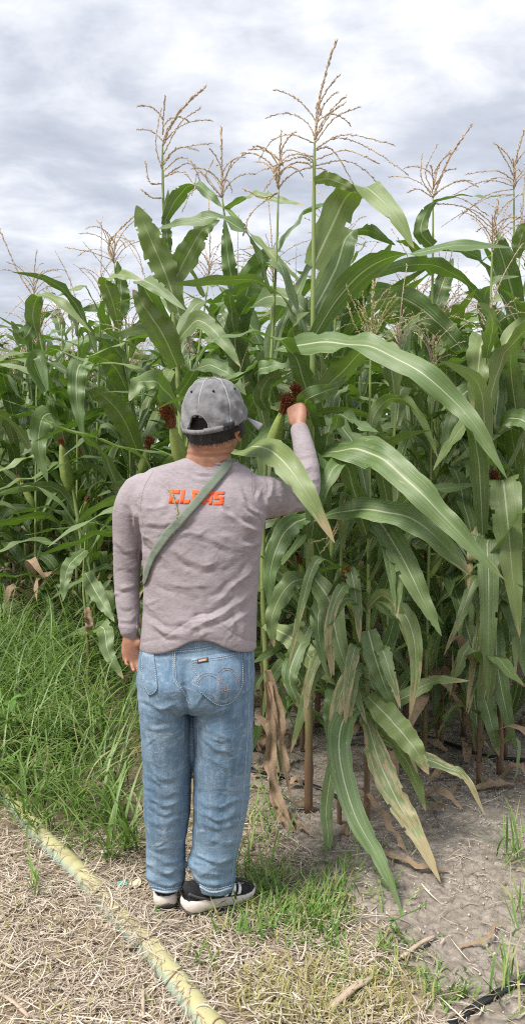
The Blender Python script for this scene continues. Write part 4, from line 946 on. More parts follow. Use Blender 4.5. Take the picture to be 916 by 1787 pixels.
# ---- cloth and skin
def cloth_material(name, a, b_, scale=7, weave=900, rough=0.9, streak=(1, 1, 1), bump=0.25, heather=0.0):
    m, nt, b, out = mat_new(name); oc = OBJC(nt)
    n = NOISE(nt, MAPPING(nt, oc, streak), scale, 6, 0.62); fine = NOISE(nt, MAPPING(nt, oc, (1, 1, 0.35)), 330, 2, 0.6)
    col = MIX(nt, RANGE(nt, n, 0.32, 0.7), a, b_); col = MIX(nt, MATH(nt, 'MULTIPLY', RANGE(nt, fine, 0.35, 0.7), 0.12), col, tuple(min(1, c * 1.35) for c in b_))
    if heather:
        hn = NOISE(nt, MAPPING(nt, oc, (75, 75, 250)), 1.0, 4, 0.7); col = MIX(nt, MATH(nt, 'MULTIPLY', RANGE(nt, hn, 0.36, 0.64), heather), tuple(c * 0.86 for c in a), tuple(min(1, c * 1.14) for c in b_)) if False else MIX(nt, MATH(nt, 'MULTIPLY', RANGE(nt, hn, 0.36, 0.64), heather), col, tuple(min(1, c * 1.22) for c in b_))
    setin(nt, b.inputs['Base Color'], col); b.inputs['Roughness'].default_value = rough; b.inputs['Specular IOR Level'].default_value = 0.12
    b.inputs['Sheen Weight'].default_value = 0.05; b.inputs['Sheen Roughness'].default_value = 0.5
    h = MATH(nt, 'ADD', MATH(nt, 'MULTIPLY', fine, 0.12), NOISE(nt, MAPPING(nt, oc, (1, 1, 1.8)), 26, 3, 0.5, 0.6))
    setin(nt, b.inputs['Normal'], BUMP(nt, h, bump, 0.009)); return m
M_SHIRT = cloth_material('faded mauve grey jersey', (0.232, 0.200, 0.213), (0.305, 0.267, 0.281), 9, streak=(1, 1, 1.6), heather=0.55)
def denim_material():
    m, nt, b, out = mat_new('washed denim'); oc = OBJC(nt)
    big = NOISE(nt, MAPPING(nt, oc, (1.3, 1.3, 0.6)), 6, 5, 0.6); st = NOISE(nt, MAPPING(nt, oc, (60, 60, 4)), 1.0, 4, 0.65); cr = NOISE(nt, MAPPING(nt, oc, (9, 9, 22)), 1.0, 5, 0.7, 1.4)
    tw = NOISE(nt, MAPPING(nt, oc, (420, 420, 160)), 1.0, 2)
    col = MIX(nt, RANGE(nt, big, 0.3, 0.7), (0.105, 0.178, 0.262), (0.215, 0.305, 0.395))
    col = MIX(nt, MATH(nt, 'MULTIPLY', RANGE(nt, st, 0.42, 0.72), 0.45), col, (0.30, 0.39, 0.475))
    col = MIX(nt, MATH(nt, 'MULTIPLY', RANGE(nt, cr, 0.60, 0.68), 0.5), col, (0.40, 0.47, 0.53))
    col = MIX(nt, MATH(nt, 'MULTIPLY', RANGE(nt, tw, 0.4, 0.65), 0.35), col, (0.07, 0.13, 0.22))
    setin(nt, b.inputs['Base Color'], col); b.inputs['Roughness'].default_value = 0.9; b.inputs['Specular IOR Level'].default_value = 0.12
    col = MIX(nt, MATH(nt, 'MULTIPLY', RANGE(nt, NOISE(nt, MAPPING(nt, oc, (5, 5, 9), (0, 0, 0), (0.3, 0.5, 0)), 3.0, 5, 0.7, 1.2), 0.52, 0.7), 0.55), col, (0.36, 0.44, 0.51)); setin(nt, b.inputs['Base Color'], col)
    h = MATH(nt, 'ADD', MATH(nt, 'MULTIPLY', tw, 0.4), MATH(nt, 'ADD', NOISE(nt, oc, 24, 5, 0.62, 0.8), MATH(nt, 'MULTIPLY', cr, 0.6)))
    setin(nt, b.inputs['Normal'], BUMP(nt, h, 0.4, 0.008)); return m
M_DENIM = denim_material()
def skin_material():
    m, nt, b, out = mat_new('tanned skin'); oc = OBJC(nt)
    col = MIX(nt, RANGE(nt, NOISE(nt, oc, 22, 4), 0.3, 0.7), (0.30, 0.135, 0.080), (0.41, 0.205, 0.130))
    setin(nt, b.inputs['Base Color'], col); b.inputs['Roughness'].default_value = 0.5; b.inputs['Subsurface Weight'].default_value = 0.12
    b.inputs['Subsurface Radius'].default_value = (0.012, 0.005, 0.003); b.inputs['Subsurface Scale'].default_value = 0.5
    setin(nt, b.inputs['Normal'], BUMP(nt, NOISE(nt, MAPPING(nt, oc, (1, 1, 2.2)), 90, 4), 0.18, 0.003)); return m
M_SKIN = skin_material()
M_HAIR = simple('black hair', (0.018, 0.017, 0.018), 0.55, 0.6, 300, spec=0.4)
M_CAP = cloth_material('washed grey cotton', (0.145, 0.145, 0.15), (0.225, 0.225, 0.232), 30, bump=0.3)
M_CAPSEAM = simple('worn seam', (0.34, 0.34, 0.35), 0.9, 0.3, 200)
M_CAPDARK = simple('dark cap lining', (0.03, 0.03, 0.033), 0.9, 0.3)
M_ORANGE = simple('orange print', (0.86, 0.125, 0.045), 0.7, 0.12, 120, spec=0.2)
M_STRAP = cloth_material('olive grey webbing', (0.135, 0.165, 0.125), (0.19, 0.222, 0.175), 20, bump=0.3)
M_THREAD = simple('pale thread', (0.43, 0.47, 0.50), 0.85, 0.2, 200, spec=0.1)
M_THREAD2 = simple('tan thread', (0.33, 0.25, 0.22), 0.85, 0.2, 200, spec=0.1)
M_SEAM = simple('worn denim seam', (0.30, 0.39, 0.47), 0.9, 0.35, 160, 0.4)
M_TAB = simple('brown leather', (0.13, 0.06, 0.04), 0.6, 0.3, 200); M_TABIN = simple('worn tab print', (0.42, 0.36, 0.30), 0.7, 0.3, 300)
M_SHOE = cloth_material('black shoe mesh', (0.016, 0.016, 0.018), (0.036, 0.036, 0.04), 60, bump=0.5); M_SOLE = simple('dusty white foam', (0.72, 0.64, 0.57), 0.7, 0.14, 30, 0.25)
M_OUT = simple('dark outsole', (0.09, 0.085, 0.08), 0.8, 0.3); M_STRIPE = simple('white stripe', (0.82, 0.81, 0.79), 0.5, 0.05)
M_EYE = simple('dark eye', (0.02, 0.015, 0.012), 0.2, 0.2, spec=0.6)

YAW = math.radians(23); HC = np.array(at(375, 726, 2.53)); HC[2] = 1.573
HX = np.array([math.cos(YAW), -math.sin(YAW), 0]); HY = np.array([math.sin(YAW), math.cos(YAW), 0]); HZ = np.array([0, 0, 1.0])
HM = np.stack([HX, HY, HZ], 1)
def hd(x, y, z): return HC + HX * x + HY * y + HZ * z
pbase = ground_at(330, 1592); pbase.z = 0
man = empty('person', pbase, label='man in grey long sleeved shirt, jeans and cap reaching for an ear of corn', category='person')
def pchild(name, me, mat, parent=None):
    o = link(name, me, parent or man, mat)
    if parent is None: o.matrix_parent_inverse = Matrix.Translation(-Vector(pbase))
    return o

TORSO = [(248, 446, 1130, 2.500, .128), (250, 447, 1090, 2.500, .130), (251, 450, 1030, 2.500, .126), (250, 454, 975, 2.502, .126), (247, 459, 930, 2.506, .128),
         (226, 466, 895, 2.512, .124), (222, 466, 866, 2.520, .112), (236, 456, 838, 2.530, .094), (262, 436, 818, 2.540, .078), (303, 415, 806, 2.545, .068), (322, 407, 799, 2.55, .062)]
ARM_L = [(at(276, 846, 2.530), .040), (at(246, 858, 2.526), .060), (at(229, 892, 2.522), .058), (at(225, 925, 2.524), .051), (at(223, 960, 2.530), .046), (at(222, 1010, 2.535), .0425), (at(224, 1060, 2.520), .038), (at(227, 1100, 2.500), .0315), (at(228, 1104, 2.500), .028)]
ARM_R = [(at(440, 868, 2.520), .072), (at(470, 868, 2.575), .068), (at(500, 866, 2.660), .060), (at(531, 862, 2.742), .051), (at(536, 822, 2.800), .045), (at(530, 782, 2.880), .039), (at(523, 752, 2.935), .034), (at(522, 747, 2.945), .030)]
WR_L = np.array(at(229, 1106, 2.500)); WR_R = np.array(at(522, 742, 2.950))
AIM_R = norm(np.array(at(515, 704, 3.005)) - WR_R)
def limb(pts, f=1.0, n=24):
    P = spline([p for p, r in pts], n); R = np.interp(np.linspace(0, 1, n), np.linspace(0, 1, len(pts)), [r for p, r in pts]) * f
    V, F, _ = tube(P, R, 18); return V, F
LEG_L = [(243, 331, 1215, 2.495, .122), (246, 333, 1262, 2.497, .116), (249, 334, 1310, 2.500, .103), (251, 333, 1370, 2.505, .088), (252, 332, 1420, 2.51, .084), (256, 323, 1470, 2.52, .074), (255, 325, 1505, 2.525, .070), (256, 325, 1528, 2.525, .068), (264, 322, 1543, 2.52, .062)]
LEG_R = [(338, 443, 1215, 2.490, .125), (338, 443, 1262, 2.490, .119), (338, 441, 1310, 2.490, .105), (338, 436, 1370, 2.492, .090), (337, 431, 1420, 2.495, .084), (336, 418, 1475, 2.50, .076), (327, 412, 1508, 2.500, .074), (329, 411, 1532, 2.50, .072), (345, 409, 1548, 2.495, .064)]
HIPS = [(247, 442, 1100, 2.500, .118), (244, 444, 1140, 2.498, .130), (241, 445, 1180, 2.492, .142), (241, 444, 1212, 2.490, .138), (250, 436, 1230, 2.490, .105)]
def shrink(rings, f): return [(a + (b - a) * (1 - f) / 2, b - (b - a) * (1 - f) / 2, py, d, ry * f) for a, b, py, d, ry in rings]
# ---- body: one continuous figure, inside the clothes
skin = [ring_loft(shrink(TORSO[:-1], 0.88)), ring_loft(shrink(HIPS, 0.78)), ring_loft(shrink(LEG_L[:-3], 0.80)), ring_loft(shrink(LEG_R[:-3], 0.80)), limb(ARM_L, 0.78), limb(ARM_R, 0.74)]
skin.append(ellipsoid(HC + HZ * 0.012, (.079, .096, .104), 28, 18, HM))                                    # skull
skin.append(ellipsoid(hd(0, .030, -.058), (.058, .062, .058), 22, 14, HM))                                 # jaw
skin.append(ellipsoid(hd(0, .064, -.092), (.024, .022, .018), 14, 10, HM))                                 # chin
skin.append(ellipsoid(hd(0, .098, -.020), (.012, .018, .026), 14, 10, HM)); skin.append(ellipsoid(hd(0, .108, -.034), (.016, .013, .011), 12, 8, HM))   # nose
skin.append(ellipsoid(hd(0, .090, -.064), (.022, .010, .0055), 12, 8, HM)); skin.append(ellipsoid(hd(0, .088, -.073), (.019, .010, .006), 12, 8, HM))   # lips
for s_ in (-1, 1):
    skin.append(ellipsoid(hd(s_ * .034, .078, -.030), (.024, .018, .020), 12, 8, HM))                     # cheek
    skin.append(ellipsoid(hd(s_ * .030, .084, .020), (.024, .012, .007), 12, 8, HM))                      # brow
    EM = HM @ np.array(Matrix.Rotation(-s_ * 0.45, 3, 'Z'))
    skin.append(ellipsoid(hd(s_ * .086, -.006, -.034), (.009, .021, .032), 12, 10, EM))                   # ear
    skin.append(ellipsoid(hd(s_ * .092, -.015, -.024), (.007, .011, .023), 12, 10, EM)); skin.append(ellipsoid(hd(s_ * .084, .000, -.061), (.006, .009, .010), 10, 8, EM))
NK = [(np.array(at(362, 830, 2.545)), .082), (np.array(at(364, 806, 2.540)), .0735), (np.array(at(366, 785, 2.535)), .0695), (hd(0, -.012, -.045), .068), (hd(0, 0, .01), .055)]
skin.append(limb(NK, 1.0, 14))
skin += hand(WR_L, (0.10, -0.10, -1), (0.35, -0.93, 0), (1, 0, 0), (0.30, 0.50, 0.40), 0.05, s=0.86)
skin += hand(WR_R, AIM_R, (0.42, 0.85, -0.25), (-1, 0, 0.2), (0.75, 0.95, 0.7), 0.02, (0.75, 0.35, 0.55), s=0.95)
body_me = fuse('body', skin, 0.0046, 3, 0.5)
V, Nn = get_vn(body_me); q = np.zeros(len(V))                                                             # creases of the nape
px_, py_ = to_px(V)
for yy, amp in ((787, .0022), (797, .0028), (778, .0012)):
    q -= amp * np.exp(-((py_ - yy - 5 * ((px_ - 366) / 40) ** 2 * -1) / 2.4) ** 2) * (np.abs(px_ - 366) < 44)
V += Nn * q[:, None]; body_me.vertices.foreach_set('co', V.astype(np.float32).ravel()); body_me.update()
body = pchild('body', body_me, M_SKIN)
for s_ in (-1, 1): pchild('eye', np_mesh('eye', *ellipsoid(hd(s_ * .031, .083, .002), (.011, .009, .007), 12, 8, HM)), M_EYE, body)

# ---- shirt
shirt_me = fuse('shirt', [ring_loft(TORSO, 36), limb(ARM_L), limb(ARM_R)], 0.0045, 9, 0.5)
V, Nn = get_vn(shirt_me); px_, py_ = to_px(V)
low = np.clip((py_ - 1065) / 65, 0, 1) * (np.abs(px_ - 345) < 125) * (px_ > 240)                                 # the hem rides up over the seat
V[:, 2] += low * (0.052 * np.exp(-((px_ - 352) / 50) ** 2) * (V[:, 1] < 2.5)); V[:, 1] -= low * 0.012 * (V[:, 1] < 2.5); V[:, 0] += low * 0.004 * np.sign(px_ - 345)
cuff = np.exp(-((py_ - 1093) / 5) ** 2) * (px_ < 246); V += Nn * (cuff * 0.0022)[:, None]
hemr = np.exp(-((py_ - 1120 + 30 * np.exp(-((px_ - 352) / 48) ** 2)) / 2.2) ** 2) * (px_ > 240) * (np.abs(px_ - 345) < 110); V -= Nn * (hemr * 0.002)[:, None]
shirt_me.vertices.foreach_set('co', V.astype(np.float32).ravel()); shirt_me.update()
FS = [([(462, 930), (425, 918), (382, 888)], 0.00862, 6.0), ([(460, 948), (428, 948), (392, 932)], 0.00805, 6.0), ([(462, 905), (432, 885), (408, 845)], 0.00747, 6.0), ([(464, 918), (440, 905), (415, 880)], 0.00575, 4.2),
      ([(458, 965), (425, 1010), (372, 1050)], 0.00690, 7.6), ([(452, 1010), (400, 1065), (325, 1098)], 0.00862, 8.5), ([(450, 1055), (405, 1092), (345, 1110)], 0.00690, 6.8),
      ([(248, 905), (285, 916), (335, 902)], 0.00690, 6.8), ([(244, 885), (268, 892), (300, 885)], 0.00575, 6.0), ([(246, 925), (272, 950), (300, 990)], 0.00690, 7.6), ([(247, 880), (255, 930), (252, 1000)], 0.00805, 6.8),
      ([(292, 955), (350, 985), (410, 970)], 0.00575, 9.3), ([(275, 1005), (330, 1028), (385, 1018)], 0.00575, 9.3), ([(252, 1050), (290, 1078), (335, 1085)], 0.00690, 7.6), ([(248, 1078), (290, 1105), (330, 1108)], 0.00690, 6.8), ([(300, 925), (360, 935), (410, 955)], 0.00460, 6.8),
      ([(318, 814), (362, 826), (404, 818)], 0.00575, 4.2), ([(310, 824), (350, 838), (395, 834)], 0.00345, 5.1), ([(448, 826), (456, 850), (450, 880)], 0.00460, 5.1), ([(468, 826), (476, 850), (470, 890)], 0.00575, 5.1), ([(488, 828), (492, 860), (478, 905)], 0.00460, 5.1),
      ([(222, 880), (236, 905), (246, 940)], 0.00575, 5.1), ([(203, 945), (225, 960), (246, 955)], 0.00460, 5.1), ([(203, 985), (225, 992), (246, 980)], 0.00517, 5.1), ([(206, 1020), (230, 1024), (246, 1012)], 0.00345, 5.1), ([(207, 1058), (228, 1064), (244, 1056)], 0.00460, 4.2), ([(208, 1078), (228, 1084), (243, 1076)], 0.00460, 4.2),
      ([(505, 785), (522, 796), (545, 795)], 0.00517, 4.2), ([(507, 806), (528, 820), (548, 818)], 0.00690, 5.1), ([(510, 830), (530, 842), (550, 838)], 0.00690, 5.1), ([(505, 850), (525, 865), (545, 868)], 0.00690, 5.1), ([(470, 905), (500, 890), (530, 880)], 0.00690, 6.0), ([(462, 925), (490, 900), (515, 870)], 0.00575, 5.1),
      ([(350, 1000), (352, 1050), (360, 1110)], 0.00345, 7.6), ([(290, 860), (292, 900), (310, 940)], 0.00345, 8.5), ([(400, 1000), (420, 1060), (430, 1125)], 0.00460, 7.6)]
rr_ = np.random.default_rng(3)
for (x0, x1, y0, y1, cnt, m_) in ((255, 445, 880, 1125, 34, 0.2), (205, 245, 930, 1090, 12, 0.1), (440, 545, 790, 920, 16, 0.3)):
    for _ in range(cnt):
        x = rr_.uniform(x0, x1); y = rr_.uniform(y0, y1); L = rr_.uniform(14, 55); a = rr_.normal(m_ if x < 350 else -m_ - .2, 0.45)
        FS.append(([(x - L / 2 * math.cos(a), y - L / 2 * math.sin(a)), (x, y + rr_.uniform(-4, 4)), (x + L / 2 * math.cos(a), y + L / 2 * math.sin(a))], rr_.uniform(.0006, .0018), rr_.uniform(2.5, 5)))
crease(shirt_me, FS, 0.0013, (8, 8, 12), 2.0)
shirt = pchild('shirt', shirt_me, M_SHIRT); T_SHIRT = bvh(shirt_me)
for pts in ([(268, 822), (252, 850), (246, 885), (250, 915)], [(440, 822), (438, 850), (446, 885), (460, 915)]):
    P = np.array([onto(T_SHIRT, x, y, 0.0)[0] for x, y, _ in spline([(a, b, 0) for a, b in pts], 30)]); V, F, Uv = tube(P, [(.0016, .0016)] * 30, 5); pchild('sleeve_seam', np_mesh('sleeve_seam', V, F, uv=Uv), M_SHIRT, shirt)
# collar rib
cp = spline([hd(-.066, -.035, -.128), hd(0, -.082, -.118), hd(.066, -.045, -.124), hd(.07, .02, -.13), hd(0, .06, -.150), hd(-.07, .02, -.135), hd(-.066, -.035, -.128)], 40)
cp = np.array([np.array(T_SHIRT.find_nearest(Vector(p))[0]) for p in cp])
V, F, Uv = tube(cp, [(.0035, .006)] * 40, 6); pchild('collar', np_mesh('collar', V, F, uv=Uv), M_SHIRT, shirt)
# print on the back, heavy block capitals C L A A S
GL = {'C': [(0, 0, .36, 1), (.36, 0, 1, .30), (.36, .70, 1, 1)], 'L': [(0, 0, .38, 1), (.38, 0, 1, .32)],
      'A': [(0, 0, .33, .72), (.67, 0, 1, .72), (.0, .72, 1, 1), (.33, .22, .67, .44)], 'S': [(0, 0, 1, .25), (.62, .25, 1, .40), (0, .40, 1, .62), (0, .62, .38, .77), (0, .77, 1, 1)]}
for li, ch in enumerate('CLAAS'):
    G = Geo(); x0 = 296 + li * 19.4; wd = 17.2
    for (a, b, c_, d_) in GL[ch]:
        def fn(u, v, a=a, b=b, c_=c_, d_=d_):
            gx_ = a + (c_ - a) * u; gy_ = b + (d_ - b) * v; xx = x0 + gx_ * wd + (gy_ - .5) * 3.0
            return xx, 880 - gy_ * 24 + (xx - 344) * 0.035
        V, F = patch(T_SHIRT, fn, 3, 3, 0.0016); G.add(V, F)
    link('printed_letter', G.mesh('printed_letter', [M_ORANGE]), shirt)

# ---- jeans
jeans_me = fuse('jeans', [ring_loft(HIPS, 36), ring_loft(LEG_L, 30, 2.1), ring_loft(LEG_R, 30, 2.1)], 0.0045, 6, 0.5)
V, Nn = get_vn(jeans_me); px_, py_ = to_px(V)
V[:, 1] -= 0.020 * np.exp(-((py_ - 1195) / 38) ** 2) * (np.exp(-((px_ - 390) / 42) ** 2) + np.exp(-((px_ - 288) / 36) ** 2)) * (Nn[:, 1] < 0)   # seat
V[:, 1] += 0.016 * np.exp(-((px_ - 325) / 8) ** 2) * np.clip((py_ - 1150) / 70, 0, 1) * (py_ < 1250) * (Nn[:, 1] < 0)
tilt = np.clip((py_ - 1490) / 60, 0, 1) * (px_ > 328); V[:, 2] += tilt * np.clip((352 - px_) / 30, 0, 1) * 0.075                # right hem caught on the heel
jeans_me.vertices.foreach_set('co', V.astype(np.float32).ravel()); jeans_me.update()
FJ = [([(244, 1218), (280, 1236), (326, 1224)], 0.00504, 5), ([(248, 1240), (286, 1256), (322, 1246)], 0.00432, 6), ([(254, 1262), (288, 1272), (318, 1264)], 0.00288, 6), ([(262, 1232), (300, 1262), (330, 1300)], 0.00288, 6),
      ([(337, 1240), (382, 1240), (436, 1200)], 0.00576, 6), ([(342, 1266), (372, 1252), (430, 1222)], 0.00432, 6), ([(342, 1280), (380, 1308), (432, 1332)], 0.00360, 5), ([(350, 1262), (395, 1290), (436, 1300)], 0.00288, 5), ([(345, 1310), (385, 1335), (430, 1350)], 0.00288, 6),
      ([(335, 1228), (320, 1210), (300, 1190)], 0.00360, 5), ([(338, 1230), (352, 1212), (372, 1200)], 0.00288, 5),
      ([(255, 1372), (290, 1384), (324, 1374)], 0.00360, 5), ([(256, 1388), (290, 1402), (322, 1392)], 0.00432, 5), ([(257, 1406), (295, 1420), (322, 1408)], 0.00432, 5), ([(256, 1432), (292, 1438), (322, 1426)], 0.00288, 6), ([(258, 1350), (285, 1362), (320, 1352)], 0.00216, 6),
      ([(342, 1396), (382, 1408), (430, 1392)], 0.00360, 5), ([(342, 1414), (380, 1428), (426, 1414)], 0.00432, 5), ([(344, 1434), (384, 1448), (424, 1436)], 0.00360, 6), ([(346, 1372), (390, 1380), (432, 1370)], 0.00252, 6), ([(344, 1458), (380, 1472), (420, 1462)], 0.00288, 6),
      ([(256, 1470), (285, 1482), (322, 1476)], 0.00288, 6), ([(254, 1506), (288, 1522), (324, 1512)], 0.00576, 6), ([(256, 1528), (290, 1542), (324, 1532)], 0.00576, 5), ([(258, 1490), (300, 1502), (324, 1494)], 0.00360, 6),
      ([(324, 1508), (368, 1528), (411, 1514)], 0.00576, 6), ([(332, 1526), (372, 1544), (411, 1532)], 0.00576, 5), ([(336, 1486), (380, 1504), (416, 1494)], 0.00432, 6), ([(345, 1500), (352, 1530), (372, 1556)], 0.00360, 5),
      ([(262, 1290), (300, 1310), (330, 1312)], 0.00216, 7), ([(346, 1345), (350, 1420), (346, 1480)], 0.00288, 7), ([(412, 1300), (408, 1400), (400, 1480)], 0.00216, 8)]
rr_ = np.random.default_rng(4)
for (x0, x1, y0, y1, cnt) in ((250, 325, 1270, 1545, 26), (340, 430, 1270, 1545, 28), (250, 440, 1160, 1240, 8)):
    for _ in range(cnt):
        x = rr_.uniform(x0, x1); y = rr_.uniform(y0, y1); L = rr_.uniform(14, 42); a = rr_.normal(0.15, 0.5)
        FJ.append(([(x - L / 2 * math.cos(a), y - L / 2 * math.sin(a)), (x, y + rr_.uniform(-3, 5)), (x + L / 2 * math.cos(a), y + L / 2 * math.sin(a))], rr_.uniform(.001, .0028), rr_.uniform(2.5, 4.5)))
crease(jeans_me, FJ, 0.0035, (9, 9, 12), 9.0)
jeans = pchild('jeans', jeans_me, M_DENIM); T_J = bvh(jeans_me)
def poly_patch(cols):
    """cols: (xl, yl, xr, yr) edges from top to bottom"""
    cols = np.array(cols, float)
    def fn(u, v):
        f = v * (len(cols) - 1); i = min(int(f), len(cols) - 2); c_ = cols[i] + (cols[i + 1] - cols[i]) * (f - i); return c_[0] + (c_[2] - c_[0]) * u, c_[1] + (c_[3] - c_[1]) * u
    return fn
for cols in ([(334, 1149, 422, 1134), (339, 1165, 424, 1152), (343, 1181, 425, 1170), (346, 1196, 424, 1187), (350, 1209, 421, 1202), (362, 1219, 413, 1216), (374, 1229, 402, 1228)],
             [(251, 1138, 270, 1141), (247, 1152, 271, 1153), (248, 1166, 273, 1166), (249, 1180, 275, 1180), (252, 1194, 276, 1193), (256, 1205, 276, 1204), (261, 1213, 268, 1212)]):
    V, F = patch(T_J, poly_patch(cols), 12, 12, 0.0042); pchild('back_pocket', np_mesh('back_pocket', V, F), M_DENIM, jeans)
edge = lambda cols: [(c_[0], c_[1]) for c_ in cols]
SL = [[(336, 1152), (341, 1168), (345, 1184), (349, 1203), (352, 1208), (375, 1226), (388, 1230), (402, 1226), (412, 1214), (419, 1202), (422, 1186), (422, 1168), (420, 1138)],
      [(336, 1152), (360, 1150), (390, 1145), (420, 1137)], [(336, 1156), (360, 1154), (390, 1149), (420, 1141)],
      [(253, 1141), (250, 1160), (251, 1180), (254, 1196), (262, 1211), (268, 1210), (275, 1203), (274, 1185), (271, 1162), (268, 1143), (253, 1141)],
      [(304, 1120), (302, 1150), (304, 1192)], [(308, 1120), (306, 1150), (308, 1192)], [(308, 1190), (322, 1212), (333, 1228)],
      [(286, 1133), (304, 1134), (345, 1130), (384, 1123)], [(286, 1137), (304, 1138), (345, 1134), (384, 1127)],
      [(262, 1545), (290, 1549), (320, 1545)], [(350, 1541), (372, 1550), (406, 1543)]]
link('stitching', stitches(T_J, SL, 3.6, 0.70, 0.0009, 0.0048).mesh('stitching', [M_THREAD]), jeans, kind='stuff')
SD = [[(343, 1190), (352, 1178), (366, 1175), (380, 1180), (390, 1192), (393, 1206)], [(346, 1194), (354, 1182), (366, 1179), (378, 1184), (386, 1194), (390, 1208)],
      [(380, 1174), (392, 1166), (404, 1168), (412, 1178), (416, 1190)], [(382, 1178), (393, 1170), (402, 1172), (409, 1180), (413, 1192)], [(384, 1186), (382, 1198), (388, 1208), (400, 1206)], [(388, 1184), (386, 1196), (391, 1204), (400, 1202)], [(250, 1168), (256, 1164), (264, 1172), (272, 1190)]]
link('pocket_embroidery', stitches(T_J, SD, 3.0, 0.85, 0.0008, 0.0048).mesh('pocket_embroidery', [M_THREAD2]), jeans, kind='stuff')
for pts, rr0 in (([(434, 1142), (435, 1200), (433, 1262), (428, 1340), (421, 1420), (410, 1490), (404, 1540)], .0016), ([(306, 1136), (304, 1160), (306, 1190), (318, 1206), (328, 1222)], .0018), ([(345, 1262), (347, 1340), (346, 1420), (342, 1490)], .0014)):
    P = np.array([onto(T_J, x, y, 0.0002)[0] for x, y, _ in spline([(a, b, 0) for a, b in pts], 40)]); V, F, Uv = tube(P, [(rr0, rr0)] * 40, 5); pchild('seam', np_mesh('seam', V, F, uv=Uv), M_SEAM, jeans)
V, F = patch(T_J, poly_patch([(344, 1150, 363, 1147), (345, 1158, 364, 1155)]), 4, 3, 0.0064); pchild('leather_tab', np_mesh('leather_tab', V, F), M_TAB, jeans)
V, F = patch(T_J, poly_patch([(347, 1152, 361, 1149.5), (347.5, 1156, 361.5, 1153.5)]), 4, 3, 0.0076); pchild('tab_print', np_mesh('tab_print', V, F), M_TABIN, jeans)
V, F = patch(T_J, poly_patch([(302, 1108, 310, 1108), (302, 1122, 310, 1122), (302, 1136, 310, 1136)]), 2, 4, 0.005); pchild('belt_loop', np_mesh('belt_loop', V, F), M_DENIM, jeans)
for pts in ([(264, 1551), (290, 1557), (322, 1551)], [(347, 1546), (372, 1557), (409, 1548)]):
    P = np.array([onto(T_J, x, y, 0.0005)[0] for x, y, _ in spline([(a, b, 0) for a, b in pts], 16)]); V, F, Uv = tube(P, [(.003, .004)] * 16, 6)
    pchild('hem', np_mesh('hem', V, F, uv=Uv), simple('frayed hem', (0.36, 0.44, 0.50), 0.9, 0.4, 250, 0.4), jeans)

# ---- hair
hv = []; G = Geo(); nu, nv = 60, 16
for j in range(nv + 1):
    for i in range(nu + 1):
        th = math.radians(-90 + (-112 + 224 * i / nu)); b_ = abs(-112 + 224 * i / nu) / 112
        zlo = -.079 + .036 * b_ ** 2 + .0015 * math.sin(i * 1.7); z = zlo + (.075 - zlo) * j / nv
        zz = (z - .012) / .104; rr = math.sqrt(max(.02, 1 - zz * zz)); g = 1.0 + 0.045 * min(1, j / 3)
        hv.append(hd(.079 * g * rr * math.cos(th), .096 * g * rr * math.sin(th) - .002, z))
T_B = bvh(body_me); hv = np.array(hv); c_ = nu + 1
for i in range(len(hv)):
    ax_ = HC + HZ * (hv[i] - HC)[2]; d_ = norm(hv[i] - ax_); h_ = T_B.ray_cast(Vector(ax_ + d_ * .2), Vector(-d_), .2); j = i // c_
    if h_[0] is not None and np.linalg.norm(np.array(h_[0]) - ax_) < .104: hv[i] = np.array(h_[0]) + d_ * (.001 + .004 * min(1, j / 4))
if True: G.add(hv, [(j * c_ + i, j * c_ + i + 1, (j + 1) * c_ + i + 1, (j + 1) * c_ + i) for j in range(nv) for i in range(nu)])
for q in range(2600):
    i = int(rng.integers(2, nu - 1)); j = int(rng.integers(0, nv)); p = hv[j * c_ + i] + rng.normal(0, .002, 3); o = norm(p - HC); d = norm(o * 0.5 + np.array([rng.normal(0, .25), rng.normal(0, .25), -1.0]))
    L = rng.uniform(.006, .013); s_ = norm(np.cross(d, o)) * .0005; G.add([p - s_, p + s_, p + d * L + o * .001], [(0, 1, 2)])
pchild('hair', G.mesh('hair', [M_HAIR]), M_HAIR)

# ---- cap
RX, RY, ZR, HT = .1005, .113, -.004, .131
def cap_pt(th, ph, lift=0.0):
    back = max(0, -math.sin(th)); z0 = ZR - .042 * back + .010 * max(0, math.sin(th)); c = max(math.cos(ph), 1e-4) ** 0.72; s = math.sin(ph) ** 1.05
    r = 1.0
    for k in range(6):
        d = (th - math.radians(30 + 60 * k) + math.pi) % (2 * math.pi) - math.pi; r += (-.022 * math.exp(-(d / .022) ** 2) + .016 * math.exp(-((abs(d) - .06) / .035) ** 2)) * min(1, math.cos(ph) * 2)
    x = RX * r * c * math.cos(th); y = RY * r * c * math.sin(th); z = z0 + (HT - z0 + ZR) * s
    w = noise.fractal(Vector((x * 28, y * 28, z * 22)), 1, 2, 3) * .0042 + .004 * math.sin(9 * th + 14 * ph) * math.exp(-((ph - .3) / .25) ** 2)
    n = norm([x / RX ** 2, y / RY ** 2, (z + .02) / .02]); n = norm([math.cos(th) * math.cos(ph), math.sin(th) * math.cos(ph), math.sin(ph)])
    x, y, z = np.array([x, y, z]) + n * (w + lift)
    return hd(x, y - .004 + (z + .04) * -.06, z + .02 * y * 1.0)
nu, nv = 120, 40; V = []; keep = np.zeros((nv + 1, nu), bool)
for j in range(nv + 1):
    for i in range(nu):
        th = 2 * math.pi * i / nu; ph = (math.pi / 2) * j / nv * .995; V.append(cap_pt(th, ph))
        lat = math.cos(th) * RX * math.cos(ph) ** .72; keep[j, i] = math.sin(th) < 0 and (lat / .037) ** 2 + (math.sin(ph) * .19 / .066) ** 2 < 1
F = []
